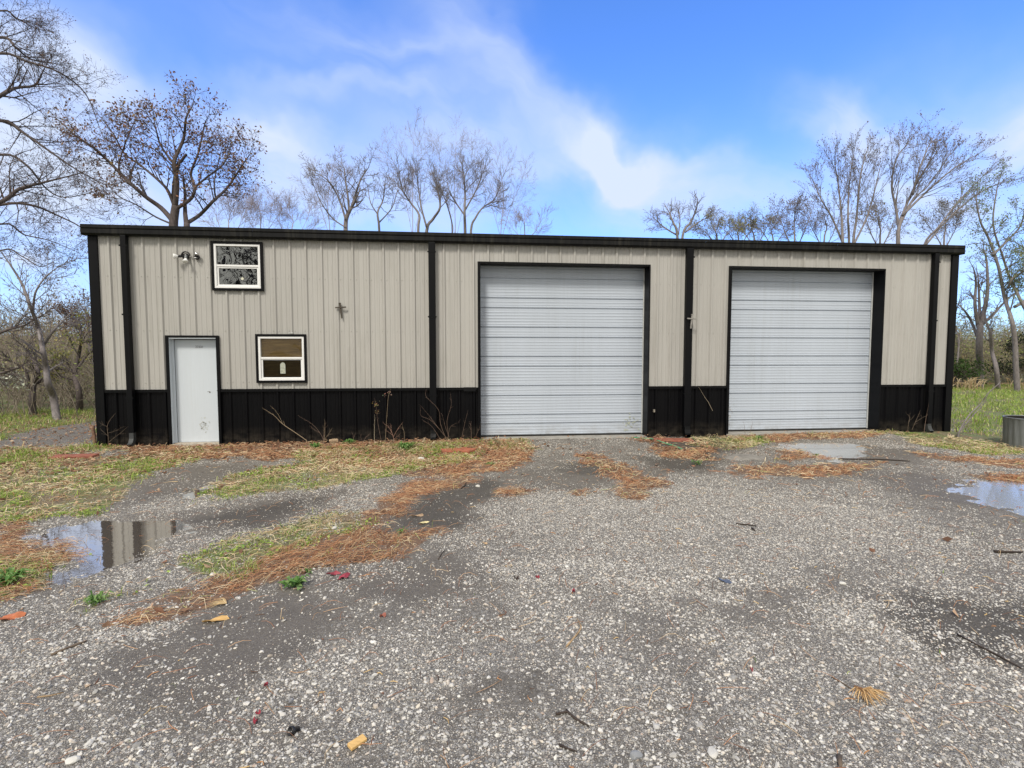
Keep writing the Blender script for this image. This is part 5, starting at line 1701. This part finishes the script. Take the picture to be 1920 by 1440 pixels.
# loose sticks
m_stick = simple("grey_stick", (.12, .09, .065), .9, var=.4, scale=20)
m_stickd = simple("wet_dark_stick", (.035, .024, .018), .7, var=.3, scale=20)
m_stickt = simple("tan_stick", (.36, .25, .14), .8, var=.3, scale=20)
for (uv, r, mm, lab) in (([(96, 1230), (125, 1218), (150, 1208), (163, 1203)], .009, m_stick, "grey twig on the gravel at the lower left"),
                         ([(70, 1306), (95, 1302), (119, 1296)], .004, m_stickt, "thin tan twig at the lower left, below the grey twig"),
                         ([(519, 1070), (545, 1069), (575, 1063)], .007, m_stickd, "dark curved twig under the needle strip"),
                         ([(590, 1065), (615, 1062), (628, 1052), (650, 1050), (668, 1060)], .005, m_stickd, "thin dark twig above the red scrap"),
                         ([(1062, 1213), (1085, 1185), (1090, 1175), (1082, 1158)], .006, m_stickt, "pale hooked twig right of the bottom centre"),
                         ([(1042, 1342), (1064, 1338), (1080, 1352), (1104, 1366)], .007, m_stickd, "dark forked twig at the bottom, right of centre"),
                         ([(1062, 1334), (1075, 1348), (1095, 1362)], .006, m_stickd, "short dark twig crossing the forked twig"),
                         ([(1795, 1192), (1830, 1210), (1870, 1228), (1915, 1250)], .007, m_stickd, "long dark twig at the lower right edge"),
                         ([(1380, 984), (1400, 985), (1418, 987)], .010, m_stickd, "short dark twig on the right hand gravel"),
                         ([(1410, 992), (1415, 997)], .012, m_stickd, "stubby bark piece next to the short dark twig"),
                         ([(1864, 1033), (1885, 1035), (1918, 1036)], .014, m_stickd, "dark stick at the right edge of the gravel"),
                         ([(1572, 863), (1600, 864), (1650, 865), (1706, 868)], .014, m_stickd, "long dark branch lying before the right overhead door"),
                         ([(1606, 840), (1615, 838), (1634, 843)], .008, m_stickt, "tan stick at the edge of the puddle by the right overhead door"),
                         ([(1590, 875), (1612, 884), (1620, 887)], .010, m_stickt, "short tan stick below the long dark branch"),
                         ([(640, 1052), (690, 1040), (712, 1035)], .004, m_stickd, "thin twig at the lower edge of the needle drift"),
                         ([(865, 918), (872, 912), (874, 905)], .010, m_stickd, "short upright dark twig by the pale yellowish stone"),
                         ([(966, 929), (985, 922), (993, 919)], .009, m_stickd, "dark twig in the small needle patch before the left overhead door"),
                         ([(822, 1050), (828, 1040), (834, 1033)], .005, m_stickd, "tiny dark forked twig below the dark bare patch"),
                         ([(1573, 1428), (1576, 1450)], .014, m_stick, "grey stick cut by the bottom edge below the tan pine tuft"),
                         ([(1560, 1272), (1580, 1283), (1600, 1296), (1612, 1302)], .004, m_stick, "thin stem leading to the tan pine tuft"),
                         ([(1048, 1400), (1065, 1408), (1082, 1414)], .006, m_stickd, "curved dark twig near the bottom edge"),
                         ([(1020, 1195), (1005, 1205)], .003, m_stickt, "thin straw above the bottom centre"),
                         ([(590, 890), (598, 870), (606, 855), (612, 840)], .004, m_stickt, "pale leaning straw stem in the weeds below the lower window")):
    pts = [G3(u, v, r * .9) for u, v in uv]
    f = MB(); f.tube(pts, [r] + [r * .9] * (len(pts) - 2) + [r * .5], 6)
    tag(f.build("twig", mm, None, True), lab, "twig", "twigs lying on the yard")

# brown pine tuft
p = G3(1613, 1300, .02); f = MB(); R = random.Random(3)
for k in range(46):
    a = math.radians(R.uniform(-172, -8)); ll = R.uniform(.07, .135)
    a2 = a + R.gauss(0, .1)
    c = R.choice([(.52, .34, .16), (.62, .44, .23), (.38, .23, .10)])
    q = [p, p + Vector((math.cos(a) * ll * .5, math.sin(a) * ll * .5, R.uniform(.0, .03))), p + Vector((math.cos(a2) * ll, math.sin(a2) * ll, R.uniform(-.012, .012)))]
    f.tube(q, [.0022, .0026, .0012], 4, c, False)
f.tube([p + Vector((-.01, .03, 0)), p + Vector((0, -.01, .01))], [.006, .008], 6, (.20, .11, .06))
tag(f.build("pine_tuft", m_need), "fan of dead tan pine needles on the gravel, lower right", "pine tuft")
p = G3(425, 1132, .012); f = MB()
for k in range(22):
    a = math.radians(R.uniform(120, 215)); ll = R.uniform(.08, .16)
    f.tube([p, p + Vector((math.cos(a) * ll * .5, math.sin(a) * ll * .5, .01)), p + Vector((math.cos(a) * ll, math.sin(a) * ll, -.004))], [.002, .0024, .001], 4, R.choice([(.6, .48, .28), (.5, .36, .18)]), False)
tag(f.build("pine_tuft", m_need), "small pale tuft of dead needles below the needle strip, lower left", "pine tuft")

# flat leaves, scraps
def leafshape(name, u, v, sx, sy, rot, c, lab, cat, lobes=0, curl=.02, mm=None):
    p = G3(u, v, .012); n = 22; f = MB(); rr = random.Random(int(u))
    vs = [(0, 0, 0)]
    for k in range(n):
        a = 2 * math.pi * k / n
        q = (1 + (.22 * math.cos(lobes * a) if lobes else 0)) * (1 + rr.uniform(-.08, .08))
        vs.append((math.cos(a) * sx * q, math.sin(a) * sy * q * (1 - .5 * max(0, math.cos(a))), curl * (math.sin(a * 2) * .6 + rr.uniform(0, .5))))
    lo = [(x, y, z - .002) for x, y, z in vs]
    M_ = Matrix.Translation(p) @ Matrix.Rotation(rot, 4, 'Z')
    T = [(0, k + 1, (k + 1) % n + 1) for k in range(n)]
    f.add([M_ @ Vector(q) for q in vs + lo], [(k + 1, k + 1 + n + 1, (k + 1) % n + 1 + n + 1, (k + 1) % n + 1) for k in range(n)], T + [(a + n + 1, c_ + n + 1, b_ + n + 1) for a, b_, c_ in T])
    return tag(f.build(name, mm or simple(name + "_col", c, .6, var=.25, scale=25)), lab, cat)
leafshape("oak_leaf", 18, 1161, .075, .045, .5, (.42, .13, .05), "orange brown curled leaf at the left edge of the photo", "leaf", 3, .03)
leafshape("dead_leaf", 404, 1163, .085, .026, .25, (.52, .33, .12), "long tan dead leaf under the lower left needle strip", "leaf", 0, .02)
leafshape("dead_leaf", 226, 1033, .05, .018, .2, (.50, .37, .25), "small tan leaf floating on the puddle", "leaf", 0, .01)
leafshape("dead_leaf", 795, 983, .05, .028, .3, (.60, .52, .28), "pale yellow leaf on the dark bare patch", "leaf", 3, .01)
leafshape("dead_leaf", 782, 970, .06, .018, .1, (.36, .25, .16), "brown curled leaf just above the pale yellow leaf", "leaf", 2, .02)
leafshape("dead_leaf", 718, 1160, .022, .015, .3, (.30, .10, .07), "small dark red leaf scrap left of the bottom centre", "leaf", 0, .02)
leafshape("dead_leaf", 909, 1019, .035, .014, -.8, (.48, .34, .20), "narrow tan leaf in the middle of the yard", "leaf", 0, .01)
leafshape("dead_leaf", 968, 1088, .022, .016, -.6, (.05, .035, .03), "dark curled seed pod in the middle of the yard", "leaf", 0, .03)
m_red = simple("red_film", (.27, .035, .055), .6, var=.4, scale=40)
for i, (u, v, s, lab) in enumerate([(625, 1078, .05, "crumpled dark red scrap, left piece below the needle drift"), (645, 1084, .06, "crumpled dark red scrap, right piece below the needle drift"),
                                    (479, 1357, .017, "small bright red scrap at the lower left of centre"), (484, 1342, .012, "tiny red scrap above the bright red one"),
                                    (1075, 1111, .018, "small faded red scrap in the middle of the yard"), (1409, 1261, .009, "tiny red speck left of the tan pine tuft"),
                                    (1008, 1085, .014, "tiny pink scrap near the dark seed pod"), (499, 1288, .010, "tiny pink red scrap on the coarse gravel at lower left")]):
    leafshape("red_scrap", u, v, s, s * .6, i, None, lab, "scrap", 4, .02, m_red)
leafshape("blue_scrap", 1357, 1092, .05, .018, -.9, (.09, .12, .20), "blue grey plastic scrap on the right hand gravel", "scrap", 3, .02)
# wood chip
p = G3(670, 1404, .012); M_ = Matrix.Translation(p) @ Matrix.Rotation(.75, 4, 'Z') @ Matrix.Rotation(.12, 4, 'X')
f = MB(); f.box(-.042, .042, -.020, .020, -.008, .010, M_)
wc = f.build("wood_chip", simple("fresh_wood", (.62, .40, .15), .7, var=.25, scale=18, stretch=(1, 8, 1)), None, bevel=.004); tag(wc, "bright yellow wood chip at the bottom edge of the photo", "wood chip")
# black pipe cap
p = G3(549, 1378, .014); q = Vector((-.8, -.9, .55)).to_track_quat('Z', 'Y').to_matrix().to_4x4()
f = MB(); f.lathe([(.012, -.03), (.016, -.03), (.017, -.005), (.0205, -.002), (.0205, .016), (.0165, .017), (.0155, .0), (0, -.002)], Matrix.Translation(p) @ q, 20)
tag(f.build("pipe_cap", m_blk, None, True), "small black plastic pipe cap lying on its side at the bottom", "pipe cap")
# small post stub in the gravel by the puddle, stump post at the corner
p = G3(369, 926, 0); f = MB(); f.tube([p - Vector((0, 0, .05)), p + Vector((.005, 0, .03)), p + Vector((.01, 0, .055))], [.03, .028, .024], 7)
tag(f.build("post_stub", m_stick), "short dark stub poking up beside the small gravel pool", "stub")
p = G3(177, 836, 0); f = MB(); a = [p + Vector((.02, 0, -.1)), p + Vector((.01, 0, .15)), p + Vector((-.01, 0, .32)), p + Vector((.0, 0, .40))]
f.tube(a, [.035, .03, .032, .022], 8); f.tube([a[2], a[2] + Vector((-.05, -.02, .03))], [.022, .018], 7)
tag(f.build("cut_sapling", simple("peeled_bark", (.22, .13, .09), .9, var=.3, scale=20, bump=.5)), "cut off brown sapling stump beside the left corner of the shed", "stump")

# ---- dry weeds along the wall, drawn stem by stem
def weed(name, lab, stems, m, seed, Y=-.22, heads=None, hc=None, cat="weed", sub=3, group="dry weeds at the foot of the wall"):
    T = Tree(seed)
    p0 = PX(stems[0][0][0][0], stems[0][0][0][1], Y)
    for uv, r in stems:
        T.sketch(uv, Y, r, r * .35, dict(seg=.06, wander=.2, up=.1, kids=3, bare=.2, ang=(25, 55), ratio=(.3, .6), rr=.6, rmin=.0016, lmin=.05), 0, sub, dy=.04, L0=.12, start=.35, lst=T.br)
    zb = gzs(p0.x, p0.y)
    if sub or p0.z < .6: T.limb([Vector((p0.x, p0.y, zb - .03)), p0], stems[0][1], stems[0][1], 9, T.br)
    o = empty(name, (p0.x, p0.y, zb)); tag(o, lab, cat, group)
    tubes("stems", T.br, m, o, 5)
    if heads:
        C, K = [], []
        for (u, v, n, s) in heads:
            c = PX(u, v, Y)
            for _ in range(n):
                C.append(c + Vector((T.r.gauss(0, s), T.r.gauss(0, s), T.r.gauss(0, s)))); K.append(tuple(q * T.r.uniform(.6, 1.3) for q in hc))
        quads("seed_head", np.array(C), .028, np.array(K), m_leaf, o, seed)
    return o
m_straw = simple("straw_stem", (.30, .23, .15), .8, var=.3, scale=20)
m_strawd = simple("brown_stem", (.15, .10, .075), .85, var=.3, scale=20)
m_strawp = simple("pale_stem", (.42, .36, .26), .8, var=.2, scale=20)
weed("dry_weed", "long pale stem leaning left before the wainscot under the lower window", [([(575, 826), (555, 812), (530, 795), (515, 780), (497, 768)], .008), ([(530, 795), (522, 778), (512, 765)], .003)], m_straw, 1)
weed("dry_weed", "branched brown weed leaning left, right of the long pale stem", [([(608, 828), (600, 812), (585, 795), (563, 782)], .005), ([(606, 826), (608, 806), (610, 795)], .005), ([(600, 812), (585, 802)], .003)], m_strawd, 2)
weed("dry_weed", "tall weed with brown seed heads at its top, before the wainscot", [([(716, 832), (712, 812), (708, 790), (706, 770), (704, 752)], .004)], m_strawd, 3, heads=[(705, 758, 26, .03), (708, 772, 16, .025)], hc=(.36, .24, .13))
weed("dry_weed", "tallest weed with a pale feathery tip, left of the middle downspout", [([(722, 832), (724, 800), (726, 770), (728, 745), (731, 735)], .004)], m_straw, 4, heads=[(729, 738, 18, .03), (722, 742, 8, .02)], hc=(.42, .33, .22))
weed("dry_weed", "reddish many branched weed below the feathery tipped one", [([(740, 828), (735, 812), (728, 800), (722, 796)], .007), ([(737, 820), (745, 806), (752, 796)], .005), ([(735, 812), (733, 800)], .004), ([(738, 824), (748, 816)], .004), ([(736, 816), (726, 808)], .004)], simple("red_brown_stem", (.26, .15, .11), .8), 5)
weed("dry_weed", "thin straight pale stem, left of the tall seed head weed", [([(702, 832), (702, 805), (703, 784)], .005)], m_strawp, 6)
weed("dry_weed", "thin stem with a curled tip right of the reddish weed", [([(759, 832), (758, 812), (755, 800)], .004)], m_straw, 7)
weed("dry_weed", "arching tangle of long canes at the foot of the middle downspout", [([(838, 822), (820, 800), (805, 780), (790, 762)], .005), ([(836, 822), (826, 795), (822, 768), (800, 745), (798, 735)], .005), ([(842, 820), (838, 790), (846, 760), (845, 742)], .004),
     ([(838, 822), (810, 790), (790, 780), (788, 768)], .004), ([(840, 820), (845, 800), (860, 792)], .003), ([(842, 820), (835, 800), (830, 780)], .004), ([(826, 824), (810, 800), (796, 790)], .004)], m_strawd, 8, sub=2)
weed("dry_weed", "upright thin stems between the middle downspout and the left overhead door", [([(866, 822), (870, 800), (876, 775)], .004), ([(884, 822), (883, 800), (882, 795)], .005), ([(892, 818), (900, 800)], .004)], m_strawd, 9)
weed("dry_weed", "small forked straw stem under the lower window's right side", [([(607, 830), (609, 812), (609, 792)], .005), ([(607, 826), (620, 808)], .003)], m_straw, 10)
weed("dry_weed", "low bare weed between the tan rock and the tall weeds", [([(680, 830), (686, 820), (690, 816)], .004), ([(680, 830), (676, 818)], .003), ([(664, 829), (662, 816)], .003)], m_strawd, 12)
weed("dry_weed", "bare forked weed in front of the leftmost downspout", [([(203, 838), (203, 820), (201, 800), (206, 788), (212, 780)], .006), ([(203, 830), (215, 820), (226, 812), (236, 803)], .005), ([(203, 818), (192, 808)], .003), ([(203, 812), (216, 808), (228, 802)], .003), ([(201, 800), (190, 795)], .003)], m_stick, 13)
weed("dry_weed", "low dark weeds left of the rightmost downspout", [([(1702, 806), (1704, 790), (1706, 782), (1700, 776)], .006), ([(1710, 806), (1716, 792), (1724, 774)], .006), ([(1716, 792), (1730, 783), (1736, 780)], .004), ([(1704, 790), (1712, 782)], .003)], m_stick, 14)
weed("dry_weed", "single leaning stem against the rightmost downspout", [([(1733, 806), (1737, 780), (1741, 760)], .006)], m_strawd, 15)
weed("dry_weed", "silvery stalk leaning on the wainscot between the overhead doors", [([(1336, 770), (1328, 754), (1321, 744), (1313, 730)], .005)], m_strawp, 16, Y=-.06, sub=0)
weed("dry_weed", "two faint upright straws before the right overhead door", [([(1397, 812), (1396, 800), (1395, 796)], .004), ([(1406, 812), (1409, 800), (1411, 794)], .004)], m_strawd, 17, Y=-.3, sub=0)
# leaning sapling beyond the right corner
T = Tree(33); Y = -.6; SP_ = dict(FINE, seg=.12, rmin=.003, lmin=.1)
T.sketch([(1797, 812), (1806, 795), (1820, 775), (1838, 758), (1852, 738), (1872, 720)], Y, .020, .006, SP_, 0, 6, dy=.05, L0=.25, start=.5)
T.sketch([(1797, 812), (1810, 796), (1824, 779), (1840, 762), (1850, 745)], Y + .05, .016, .005, SP_, 0, 5, dy=.05, L0=.25, start=.4)
p = PX(1797, 812, Y)
T.limb([Vector((p.x, p.y, -.05)), p], .022, .02, 9, T.tr)
T.build("leaning_sapling", "bare double stemmed sapling leaning right beyond the shed's right corner", m_barkg, m_barkg, (p.x, Y, 0), cat="sapling")
# tan plume grass clump at the far side of the lawn
for (u, v, n, lab) in ((1822, 731, 45, "tall clump of tan plume grass at the far side of the lawn"), (1908, 730, 16, "smaller tan grass clump by the right edge, far side of the lawn"),
                       (1790, 731, 8, "thin tan grass clump hard against the shed's right corner")):
    p = GX(u, v); f = MB(); R = random.Random(u)
    for k in range(n):
        q = p + Vector((R.gauss(0, .24), R.gauss(0, .2), 0)); q.z = -.02
        h = R.uniform(.25, .65); dx = R.gauss(.05, .16)
        c = R.choice([(.55, .44, .26), (.46, .34, .19), (.62, .52, .34)])
        f.tube([q, q + Vector((dx * .3, 0, h * .6)), q + Vector((dx, 0, h)), q + Vector((dx * 2, 0, h * 1.08))], [.008, .012, .020, .004], 4, c, False)
    tag(f.build("plume_grass", m_grass), lab, "grass clump", "tan grass clumps beyond the lawn")
p0, p1 = GX(1786, 722), GX(1812, 724)
f = MB(); f.tube([p0 + Vector((0, 0, .2)), p0.lerp(p1, .5) + Vector((0, 0, .25)), p1 + Vector((0, 0, .12))], [.09, .08, .05], 8)
tag(f.build("fallen_log", simple("bleached_log", (.32, .24, .19), .9, var=.4, scale=6)), "pale fallen log at the edge of the lawn by the shed's right corner", "log")
# green weed tufts
for i, (u, v, s, n, lab) in enumerate([(328, 836, .13, 70, "leafy green weed beside the entry door's threshold"), (760, 845, .15, 90, "bright green tuft left of the two red pavers"),
                                       (590, 845, .12, 60, "green tuft left of the tan rock"), (655, 838, .12, 60, "green tuft right of the tan rock"),
                                       (556, 1098, .09, 26, "broad leaved dock plant at the edge of the gravel"), (1308, 872, .10, 24, "lone green weed before the black wall between the doors"),
                                       (1530, 857, .06, 20, "tiny green weed in the needles by the right puddle"), (918, 872, .07, 26, "small green tuft at the right end of the weeds"),
                                       (577, 1074, .05, 14, "small light green seedling above the dock plant"), (180, 1130, .09, 40, "low green weed patch left of the needle strip"),
                                       (12, 1098, .12, 60, "green clover clump at the left edge of the photo"), (752, 1000, .06, 20, "little green sprig at the tip of the needle drift"),
                                       (1425, 828, .10, 34, "small green weed before the right overhead door's left half")]):
    p = G3(u, v, 0); R = random.Random(i + 7); f = MB()
    for k in range(n):
        a = R.uniform(0, 6.28); ll = s * R.uniform(.5, 1.25); h = s * R.uniform(.2, .9)
        wv = (.25 if i == 4 else .12) * ll
        d = Vector((math.cos(a), math.sin(a), 0)); sd_ = Vector((-d.y, d.x, 0))
        q = p + Vector((R.gauss(0, s * .3), R.gauss(0, s * .3), 0)); c = R.choice([(.10, .22, .05), (.16, .30, .08), (.22, .34, .12)])
        m1 = q + d * ll * .5 + Vector((0, 0, h)); e = q + d * ll + Vector((0, 0, h * .7))
        f.add([q, m1 - sd_ * wv, m1 + Vector((0, 0, -wv * .4)), m1 + sd_ * wv, e], [], [(0, 2, 1), (0, 3, 2), (1, 2, 4), (2, 3, 4)], c)
    tag(f.build("green_weed", m_grass), lab, "weed", "green weeds on the yard")
